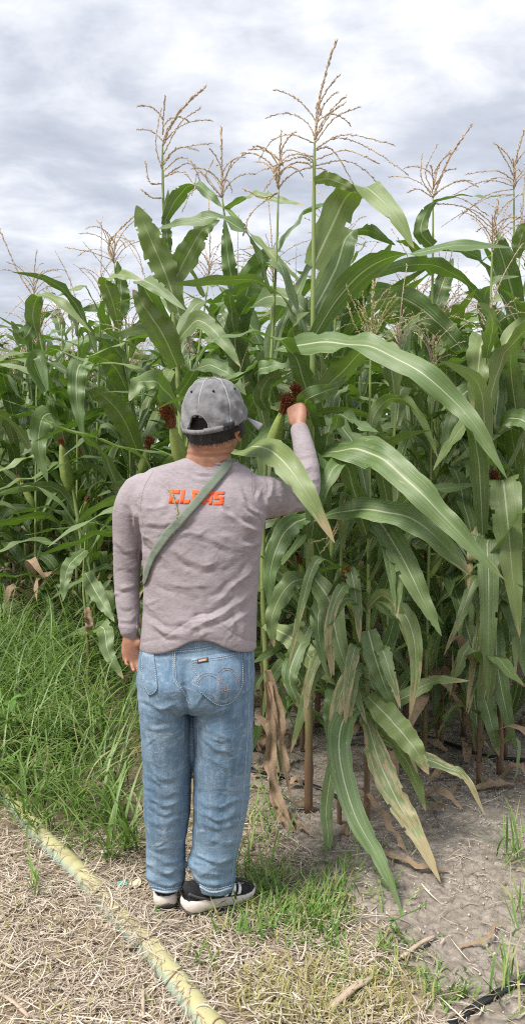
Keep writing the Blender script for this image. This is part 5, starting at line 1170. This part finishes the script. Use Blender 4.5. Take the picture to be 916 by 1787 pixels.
for j in range(nv):
    for i in range(nu):
        i2 = (i + 1) % nu; qd = [(j, i), (j, i2), (j + 1, i2), (j + 1, i)]
        if sum(keep[a] for a in qd) >= 3: continue
        F.append(tuple(a * nu + b for a, b in qd))
F.append(tuple(nv * nu + i for i in range(nu)))
cap_me = np_mesh('cap', V, F); cap = pchild('cap', cap_me, M_CAP); sm = cap.modifiers.new('cloth', 'SOLIDIFY'); sm.thickness = 0.0028; sm.offset = -1
arch = []
for a in np.linspace(0, math.pi, 30):
    lat = .038 * math.cos(a); sp_ = min(.99, .068 * math.sin(a) / .19); ph = math.asin(max(0, sp_)); th = -math.acos(max(-1, min(1, lat / (RX * math.cos(ph) ** .72)))); arch.append(cap_pt(th, ph, .0006))
V, F, Uv = tube(np.array(arch), [(.0022, .0030)] * 30, 6); pchild('piping', np_mesh('piping', V, F, uv=Uv), M_CAP, cap)
band = [cap_pt(math.radians(-90 + a), 0.0, .0035) for a in np.linspace(-40, 62, 40)]
def ribbon_band(P, h, t, up=HZ):
    G = Geo(); P = np.array(P); k = len(P); O = norm(P - HC) * np.array([1, 1, 0]); V = np.concatenate([P, P + up * h, P + up * h + O * t, P + O * t])
    F = [];
    for i in range(k - 1):
        for a in range(4): b = (a + 1) % 4; F.append((a * k + i, a * k + i + 1, b * k + i + 1, b * k + i))
    F += [(0, k, 2 * k, 3 * k), (k - 1, 4 * k - 1, 3 * k - 1, 2 * k - 1)]; return V, F
pchild('back_strap', np_mesh('back_strap', *ribbon_band(band, .014, .0025), smooth=False), M_CAP, cap)
pchild('strap_end', np_mesh('strap_end', *ribbon_band([cap_pt(math.radians(-90 + a), 0.0, .0065) + HZ * .002 for a in np.linspace(12, 42, 12)], .015, .002), smooth=False), M_CAP, cap)
pchild('strap_slot', np_mesh('strap_slot', *ribbon_band([cap_pt(math.radians(-90 + a), 0.0, .0068) + HZ * .001 for a in np.linspace(44, 62, 12)], .019, .002), smooth=False), M_CAPDARK, cap)
for k in range(6):
    p = cap_pt(math.radians(60 * k + 0.1), 0.86, .0012); pchild('eyelet', np_mesh('eyelet', *ellipsoid(p, (.0038,) * 3, 10, 6)), M_CAPDARK, cap)
for k in range(6):
    P = np.array([cap_pt(math.radians(30 + 60 * k), p_, .0016) for p_ in np.linspace(.02 if k not in (3, 4) else .42, 1.5, 30)]); V, F, Uv = tube(P, [(.0022, .0014)] * 30, 5); pchild('seam', np_mesh('seam', V, F, uv=Uv), M_CAPSEAM, cap)
pchild('button', np_mesh('button', *ellipsoid(cap_pt(0, math.pi / 2 * .99, .002), (.009, .009, .005), 12, 8)), M_CAP, cap)
V = []; nu, nv = 28, 10
for j in range(nv + 1):
    for i in range(nu + 1):
        u = -1 + 2 * i / nu; v = j / nv; th = math.radians(90 + u * 66); b0 = cap_pt(th, 0.02); out_ = norm(HX * math.cos(th) * .75 + HY * math.sin(th)); ln = .078 * (1 - .55 * abs(u) ** 2.5)
        V.append(b0 + out_ * ln * v + HZ * (.004 - .010 * v - .026 * u * u * (v + .15)))
V = np.array(V); c_ = nu + 1
br = pchild('brim', np_mesh('brim', V, [(j * c_ + i, j * c_ + i + 1, (j + 1) * c_ + i + 1, (j + 1) * c_ + i) for j in range(nv) for i in range(nu)]), M_CAP, cap)
sm = br.modifiers.new('board', 'SOLIDIFY'); sm.thickness = 0.004

# ---- shoes
def shoe(heel, toe, outer):
    d = norm(np.array([toe[0] - heel[0], toe[1] - heel[1], 0])); r = np.array([d[1], -d[0], 0]); o0 = np.array([heel[0], heel[1], 0.004])
    def w(x, y, z): return o0 + r * x + d * y * .89 + HZ * z
    ys = np.array([-.004, .004, .02, .05, .09, .13, .17, .21, .24, .262, .278, .286]); hw = np.array([.012, .026, .036, .040, .038, .039, .045, .049, .046, .038, .024, .008])
    bot = np.array([.022, .012, .004, .000, .000, .000, .000, .000, .004, .010, .017, .024]); top = np.array([.048, .054, .055, .053, .049, .045, .042, .039, .037, .037, .037, .037]); th = np.linspace(0, 2 * math.pi, 20, endpoint=False)
    def sole(b, t, f):
        V = []
        for y, h, bb, tt in zip(ys, hw * f, b, t):
            c, s = np.cos(th), np.sin(th); cx = np.sign(c) * np.abs(c) ** .5; sz = np.sign(s) * np.abs(s) ** .5; V += [w(h * a, y, (bb + tt) / 2 + (tt - bb) / 2 * q) for a, q in zip(cx, sz)]
        k = len(ys); F = [(i * 20 + j, i * 20 + (j + 1) % 20, (i + 1) * 20 + (j + 1) % 20, (i + 1) * 20 + j) for i in range(k - 1) for j in range(20)]; F += [tuple(range(20))[::-1], tuple((k - 1) * 20 + j for j in range(20))]; return np.array(V), F
    yu = np.array([.002, .012, .04, .08, .115, .15, .19, .225, .255, .274, .281]); hu = np.array([.012, .027, .034, .035, .035, .037, .042, .043, .036, .022, .008]); zt = np.array([.085, .104, .100, .092, .098, .092, .076, .064, .054, .046, .040])
    V = []; ph = np.linspace(0, math.pi, 15)
    for y, h, z in zip(yu, hu, zt):
        for a in ph: V.append(w(h * math.cos(a) * (1 if abs(math.cos(a)) > .5 else 1), y, .034 + (z - .034) * math.sin(a) ** .75))
    k = len(yu); F = [(i * 15 + j, i * 15 + j + 1, (i + 1) * 15 + j + 1, (i + 1) * 15 + j) for i in range(k - 1) for j in range(14)] + [tuple(range(15)), tuple((k - 1) * 15 + j for j in range(15))][::1]
    up_me = np_mesh('shoe', V, F); so = pchild('shoe', up_me, M_SHOE)
    pchild('midsole', np_mesh('midsole', *sole(bot + .006, top, 1.0)), M_SOLE, so); pchild('outsole', np_mesh('outsole', *sole(bot, bot + .009, .96)), M_OUT, so)
    tr = bvh(up_me)
    for q in range(3):
        V = []
        for s in np.linspace(0, 1, 7):
            for e in (0, 1):
                y = .146 + q * .024 + e * .012 + s * .018; p = w(outer * .08, y, .043 + s * .030); h = tr.ray_cast(Vector(p), Vector(-r * outer)); pt = h[0] + Vector(r * outer * .0018) if h[0] else Vector(w(outer * .036, y, .043 + s * .030)); V.append(np.array(pt))
        V = np.array(V); V2 = V - r * outer * .002; VV = np.vstack([V, V2]); F = [(2 * i, 2 * i + 1, 2 * i + 3, 2 * i + 2) for i in range(6)] + [(2 * i, 2 * i + 2, 2 * i + 16, 2 * i + 14) for i in range(6)] + [(2 * i + 1, 2 * i + 15, 2 * i + 17, 2 * i + 3) for i in range(6)]
        pchild('stripe', np_mesh('stripe', VV, F, smooth=False), M_STRIPE, so)
    for q in range(5):
        y = .135 + q * .017; z = np.interp(y, yu, zt); P = spline([w(-.016, y, z - .004), w(0, y + .004, z + .0035), w(.016, y, z - .004)], 8); V, F, Uv = tube(P, [(.0025, .0035)] * 8, 6); pchild('lace', np_mesh('lace', V, F, uv=Uv), M_OUT, so)
    P = spline([w(outer * .030, .010, .078), w(outer * .037, .045, .062), w(outer * .039, .09, .047)], 10); V, F, Uv = tube(P, [(.0015, .005)] * 10, 6); pchild('heel_overlay', np_mesh('heel_overlay', V, F, uv=Uv), M_OUT, so)
    return so
shoe(ground_at(319, 1597), ground_at(436, 1565), 1)
shoe(ground_at(291, 1594), ground_at(278, 1500), -1)

# ---- shoulder strap slung round the trunk (a thing worn, not part of the shirt) and a bit of tassel caught on it
path = spline([(400, 808, 27), (388, 824, 28), (360, 858, 26), (330, 893, 25), (300, 925, 27), (276, 958, 25), (262, 990, 20), (254, 1026, 15)], 40)
ctr = []; nrm = []
for x, y, w_ in path: p, n = onto(T_SHIRT, x, y, .006); ctr.append(p); nrm.append(n)
def front_on(x, z):
    h = T_SHIRT.ray_cast(Vector((x, 3.4, z)), Vector((0, -1, 0)), 1.2)
    return (np.array(h[0] + h[1] * .006), np.array(h[1])) if h[0] is not None else (None, None)
sh = ctr[0]; bt = ctr[-1]; wid = list(path[:, 2] / 560.0 * .60)
pre = []
for t_ in np.linspace(0.10, 0.94, 26):
    p, n = front_on(sh[0] + (bt[0] + .02 - sh[0]) * t_, sh[2] + .01 + (bt[2] - .02 - sh[2]) * t_)
    if p is not None: pre.append((p, n, .045))
for p, n, w_ in pre: ctr.insert(0, p); nrm.insert(0, n); wid.insert(0, w_)
ctr.append(ctr[0]); nrm.append(nrm[0]); wid.append(.03)
ctr = np.array(ctr); nrm = np.array(nrm); wid = np.array(wid)
for _ in range(3):
    ctr[1:-1] = ctr[1:-1] * .5 + (ctr[:-2] + ctr[2:]) * .25; nrm[1:-1] = nrm[1:-1] * .5 + (nrm[:-2] + nrm[2:]) * .25
ctr = ctr + norm(nrm) * .003; tg = grad(ctr); side = norm(np.cross(tg, norm(nrm)))
P = np.stack([ctr + side * (wid * s)[:, None] for s in (-.5, -.25, 0, .25, .5)], 1)
for i in range(len(P)):
    for j in range(5):
        h = T_SHIRT.find_nearest(Vector(P[i, j]))
        if h[0] is not None:
            dd = np.dot(P[i, j] - np.array(h[0]), np.array(h[1]))
            if dd < .004: P[i, j] += np.array(h[1]) * (.004 - dd)
V = P.reshape(-1, 3); k = len(P)
me = np_mesh('shoulder_strap', V, [(i * 5 + j, i * 5 + j + 1, (i + 1) * 5 + j + 1, (i + 1) * 5 + j) for i in range(k - 1) for j in range(4)])
st = link('shoulder_strap', me, None, M_STRAP, label='olive grey shoulder strap slung diagonally across the back of the shirt', category='strap'); sm = st.modifiers.new('web', 'SOLIDIFY'); sm.thickness = .002; sm.offset = 0
P = np.array([onto(T_SHIRT, x, y, .0085)[0] for x, y, _ in spline([(293, 852, 0), (303, 868, 0), (308, 884, 0), (312, 902, 0)], 12)])
link('tassel_fragment', branch_geo(P, .0022, 14, 5, .006).mesh('tassel_fragment', [M_TASSEL_Y]), None, label='pale bit of corn tassel caught on the strap over the orange print', category='tassel bit')

# ------------------------------------------------------------------ pipe, drip lines, litter
def pipe_material():
    m, nt, b, out = mat_new('sun bleached pipe'); uv = UVC(nt); sp = N(nt, 'ShaderNodeSeparateXYZ'); nt.links.new(uv, sp.inputs[0]); oc = OBJC(nt)
    n = NOISE(nt, oc, 9, 6, 0.7); n2 = NOISE(nt, oc, 60, 4, 0.65)
    a = MATH(nt, 'ABSOLUTE', MATH(nt, 'SUBTRACT', sp.outputs[0], 0.5))
    side = RANGE(nt, MATH(nt, 'ADD', a, MATH(nt, 'MULTIPLY', MATH(nt, 'SUBTRACT', n, 0.5), 0.25)), 0.09, 0.22)          # dye kept where the pipe lies out of the sun
    col = MIX(nt, side, MIX(nt, n, (0.36, 0.325, 0.14), (0.47, 0.455, 0.25)), MIX(nt, n, (0.20, 0.34, 0.30), (0.36, 0.47, 0.36)))
    col = MIX(nt, MATH(nt, 'MULTIPLY', RANGE(nt, n2, 0.48, 0.66), 0.7), col, (0.38, 0.30, 0.19))
    setin(nt, b.inputs['Base Color'], col); b.inputs['Roughness'].default_value = 0.55; setin(nt, b.inputs['Normal'], BUMP(nt, n2, 0.3, 0.003)); return m
pp = []
for px, py in ((-60, 1335), (8, 1388), (70, 1462), (120, 1510), (170, 1560), (215, 1612), (262, 1660), (310, 1724), (362, 1790), (420, 1870), (470, 1950)):
    g = ground_at(px, py); pp.append((g.x, g.y, gz(g.x, g.y) + 0.014))
P = spline(pp, 90); R = []
for i in range(90): R.append((0.034 * (1 + .05 * fbm(i * .3, 0)), 0.033 * (1 + .08 * fbm(i * .25, 4))))
th0 = tube(P, R, 20)
V, F, Uv = th0
ctr = np.repeat(P, 20, 0); loc = V - ctr; ang = np.arctan2(loc[:, 2], np.hypot(loc[:, 0], loc[:, 1]) * np.sign(loc[:, 0] + loc[:, 1])); up = (0.25 - ang / (2 * math.pi)) % 1.0
Uv = np.stack([(up + 0.5) % 1.0, Uv[:, 1]], 1)
wr = np.array([.0016 * fbm(p[0] * 30, p[1] * 30, p[2] * 30) for p in V]); V = V + norm(loc) * wr[:, None]
pipe = link('irrigation_pipe', np_mesh('irrigation_pipe', V, F, uv=Uv, mats=[pipe_material()]), None, label='faded yellow and teal irrigation pipe lying diagonally through the straw', category='pipe')
for f0 in (0.70, 0.84, 0.60):
    i = int(f0 * 89); t = grad(P)[i]; s = norm(np.cross(t, HZ)); tw = [P[i] + (s * math.cos(a) + np.cross(s, t) * math.sin(a)) * .0365 + t * .012 * math.sin(a * 1.7 + f0 * 9) for a in np.linspace(-.4, 3.6, 18)]
    tv, tf, tu = tube(np.array(tw), np.linspace(.0024, .0014, 18), 5)
    link('dry_vine', np_mesh('dry_vine', tv, tf, uv=tu, mats=[M_DRYLEAF]), None, label={0.70: 'thin dry vine looped over the middle of the pipe', 0.84: 'dry vine ring wound round the near end of the pipe', 0.60: 'short dry vine lying over the pipe by the straw heap'}[f0], category='vine')
# straw fallen over the buried stretch of the pipe, and over its edges
idx = rng.integers(14, 86, 1500); w_ = np.where((idx > 36) & (idx < 56), 1.0, 0.24); idx = idx[rng.random(1500) < w_]; n = len(idx)
root = P[idx] + np.stack([rng.normal(0, .03, n), rng.normal(0, .03, n), 0.031 + U(-.006, .008, n)], 1)
tilt = rng.normal(0, .25, n)
blade_object('straw_on_pipe', [blades(root, U(0, 6.3, n), U(.04, .13, n), U(.002, .0045, n), math.pi / 2 + tilt, np.abs(rng.normal(0.5, .3, n)), 6, rng.normal(0, .5, n), .4)], M_STRAW, kind='stuff', label='loose straw fallen across the buried stretch of pipe', category='straw')

M_BLACK = simple('black polythene', (0.022, 0.023, 0.025), 0.45, 0.4, 50, 0.3, 0.4)
def drip(px_pts, r, label, flat=0.6):
    q = [];
    for a, b in px_pts: g = ground_at(a, b); q.append((g.x, g.y, gz(g.x, g.y) + r * flat))
    P = spline(q, 40); P[:, 2] += np.array([0.004 * fbm(p[0] * 5, p[1] * 5, 2) for p in P]); V, F, Uv = tube(P, [(r, r * flat)] * 40, 8)
    link('drip_line', np_mesh('drip_line', V, F, uv=Uv, mats=[M_BLACK]), None, label=label, category='drip line', group='black drip lines')
drip([(740, 1830), (800, 1783), (860, 1745), (916, 1712), (980, 1670)], 0.011, 'black drip line crossing the bottom right corner')
drip([(560, 1268), (700, 1276), (760, 1290), (840, 1316), (930, 1330), (1050, 1345)], 0.012, 'black drip line in the shade at the foot of the right corn row')
drip([(330, 1350), (400, 1345), (470, 1352), (545, 1372), (600, 1400)], 0.012, 'black drip line just behind the man among the withered leaves')

# dead leaves, stems and scraps on the ground
def ground_strip(name, label, cat, pts, w, mat, lift=0.010, curl=0.6, group=None):
    q = []
    for a, b in pts: g = ground_at(a, b); q.append((g.x, g.y, gz(g.x, g.y) + lift))
    P = spline(q, 16); P[:, 2] += 0.012 * np.sin(np.linspace(0, 3.1, 16)); Nn = np.tile([0.2, -0.3, 1.0], (16, 1)); g = leaf_geo(P, Nn, w, 4, curl, w * .25, nseed())
    o = link(name, np_mesh(name, g[0], g[1], uv=g[2], mats=[mat]), None, label=label, category=cat)
    if group: o['group'] = group
ground_strip('dead_leaf', 'long curled dead leaf lying right of the dry corn stem', 'dead leaf', [(665, 1490), (700, 1512), (745, 1525), (790, 1522)], .03, M_DRYLEAF, group='dead leaves on the soil')
ground_strip('dead_leaf', 'rusty dead leaf curled at the foot of the withered stalk', 'dead leaf', [(480, 1400), (500, 1430), (520, 1450), (548, 1468)], .035, M_DRYLEAF, group='dead leaves on the soil')
ground_strip('dead_leaf', 'grey dead leaf bent across the cracked soil on the right', 'dead leaf', [(800, 1660), (850, 1650), (862, 1625), (880, 1618)], .012, M_DRYLEAF, group='dead leaves on the soil')
ground_strip('dead_leaf', 'tan dead leaf under the right edge corn plant', 'dead leaf', [(770, 1235), (800, 1260), (830, 1300)], .05, M_DRYLEAF, .05, group='dead leaves on the soil')
M_STEM = simple('weathered stem', (0.42, 0.33, 0.25), 0.8, 0.35, 70, 0.5)
for lab, a, b, r in (('pale broken stem lying on the straw in the lower middle', (700, 1680), (758, 1644), .007), ('grey flat stem half buried near the bottom edge', (575, 1770), (650, 1715), .011), ('thin upright stub of stem beside the near pipe end', (250, 1787), (250, 1735), .005),
                     ('short broken stem at the lower left corner', (0, 1745), (52, 1787), .006), ('thin stick lying behind the left trouser leg', (228, 1380), (250, 1425), .006)):
    g0 = ground_at(*a); g1 = ground_at(*b); P = spline([(g0.x, g0.y, gz(g0.x, g0.y) + .012), ((g0.x + g1.x) / 2, (g0.y + g1.y) / 2 + .004, .022), (g1.x, g1.y, gz(g1.x, g1.y) + .014)], 10)
    V, F, Uv = tube(P, np.array([(r, r * .6)] * 10) * (1 + .15 * np.sin(np.arange(10) * 2.1))[:, None], 7); link('broken_stem', np_mesh('broken_stem', V, F, uv=Uv, mats=[M_STEM]), None, label=lab, category='stem', group='broken stems on the ground')
def scrap(label, px, py, size, mat, seed):
    r = np.random.default_rng(seed); g = ground_at(px, py); n = 7; V = []
    for j in range(n):
        for i in range(n): V.append((g.x + (i / (n - 1) - .5) * size * r.uniform(.9, 1.1), g.y + (j / (n - 1) - .5) * size * .8, gz(g.x, g.y) + .012 + .35 * size * abs(noise.noise(Vector((i * .6 + seed, j * .6, seed)))) + .10 * size * i / n))
    o = link('plastic_scrap', np_mesh('plastic_scrap', V, [(j * n + i, j * n + i + 1, (j + 1) * n + i + 1, (j + 1) * n + i) for j in range(n - 1) for i in range(n - 1)], mats=[mat]), None, label=label, category='litter', group='plastic scraps by the left shoe'); sm = o.modifiers.new('film', 'SOLIDIFY'); sm.thickness = .0012
scrap('crumpled teal green plastic scrap left of the left shoe', 214, 1545, .035, simple('teal film', (0.10, 0.40, 0.32), 0.35, 0.5, 90, spec=.6), 3)
scrap('cream plastic scrap touching the teal one by the left shoe', 236, 1546, .040, simple('cream film', (0.62, 0.56, 0.40), 0.4, 0.25, 60, spec=.5), 5)
scrap('small pale green scrap in the grass above the pipe', 184, 1491, .028, simple('pale green film', (0.45, 0.60, 0.48), 0.4, 0.3, 60, spec=.5), 8)
# dead leaf litter between the rows
V_, F_, U_ = [], [], []; n_ = 0
for q in range(130):
    x = rng.uniform(-0.7, 1.9); y = rng.uniform(3.15, 5.2); az = rng.uniform(0, 6.3); L = rng.uniform(.06, .2)
    if x < -0.3 and y > 3.6: continue
    b = np.array((x, y, gz(x, y) + .012)); dd = np.array((math.cos(az), math.sin(az), 0)); P = spline([b, b + dd * L * .5 + np.array((0, 0, rng.uniform(.01, .06))), b + dd * L], 9)
    g = leaf_geo(P, np.tile([rng.normal(0, .4), rng.normal(0, .4), 1.0], (9, 1)), rng.uniform(.02, .05), 4, rng.uniform(.3, 1.2), .008, nseed()); V_.append(g[0]); F_ += [tuple(i + n_ for i in f) for f in g[1]]; U_.append(g[2]); n_ += len(g[0])
link('leaf_litter', np_mesh('leaf_litter', np.vstack(V_), F_, uv=np.vstack(U_), mats=[M_DRYLEAF]), None, kind='stuff', label='brown dead leaf litter on the soil between the corn stalks', category='leaf litter')
# broadleaf weeds at the left edge
M_WEED = simple('weed leaf', (0.12, 0.24, 0.045), 0.5, 0.4, 30, 0.3, 0.4, trans=0.25)
for lab, px, py, hgt, sd in (('broadleaf weed with rounded leaves at the left edge', 18, 1330, .30, 1), ('low broadleaf weed below it, half hidden in the grass', 30, 1375, .16, 2), ('leafy weed seedling near the cream scrap', 262, 1600, .05, 3), ('tiny weed sprouting on the cracked soil at lower right', 690, 1630, .06, 4)):
    g = ground_at(px, py); base = np.array((g.x, g.y, gz(g.x, g.y))); root = empty('weed', base, label=lab, category='weed'); r = np.random.default_rng(sd)
    P = spline([(0, 0, 0), (.02 * r.normal(), .02 * r.normal(), hgt * .6), (.05 * r.normal(), .05 * r.normal(), hgt)], 8); V, F, Uv = tube(P, np.linspace(.003, .0015, 8), 5); link('stem', np_mesh('stem', V, F, uv=Uv, mats=[M_WEED]), root)
    for i in range(9):
        b = P[min(7, 1 + i * 7 // 9)]; az = i * 2.4; L = hgt * .35 * r.uniform(.7, 1.1); ln = spline([b, b + np.array([math.cos(az), math.sin(az), .7]) * L * .5, b + np.array([math.cos(az), math.sin(az), .35]) * L], 9); gg = leaf_geo(ln, np.tile([0, 0, 1.0], (9, 1)) - np.array([math.cos(az), math.sin(az), 0]) * .3, L * .62, 4, .3, L * .03, sd * 20 + i, prof=(.15, .45))
        link('leaf', np_mesh('leaf', gg[0], gg[1], uv=gg[2], mats=[M_WEED]), root)
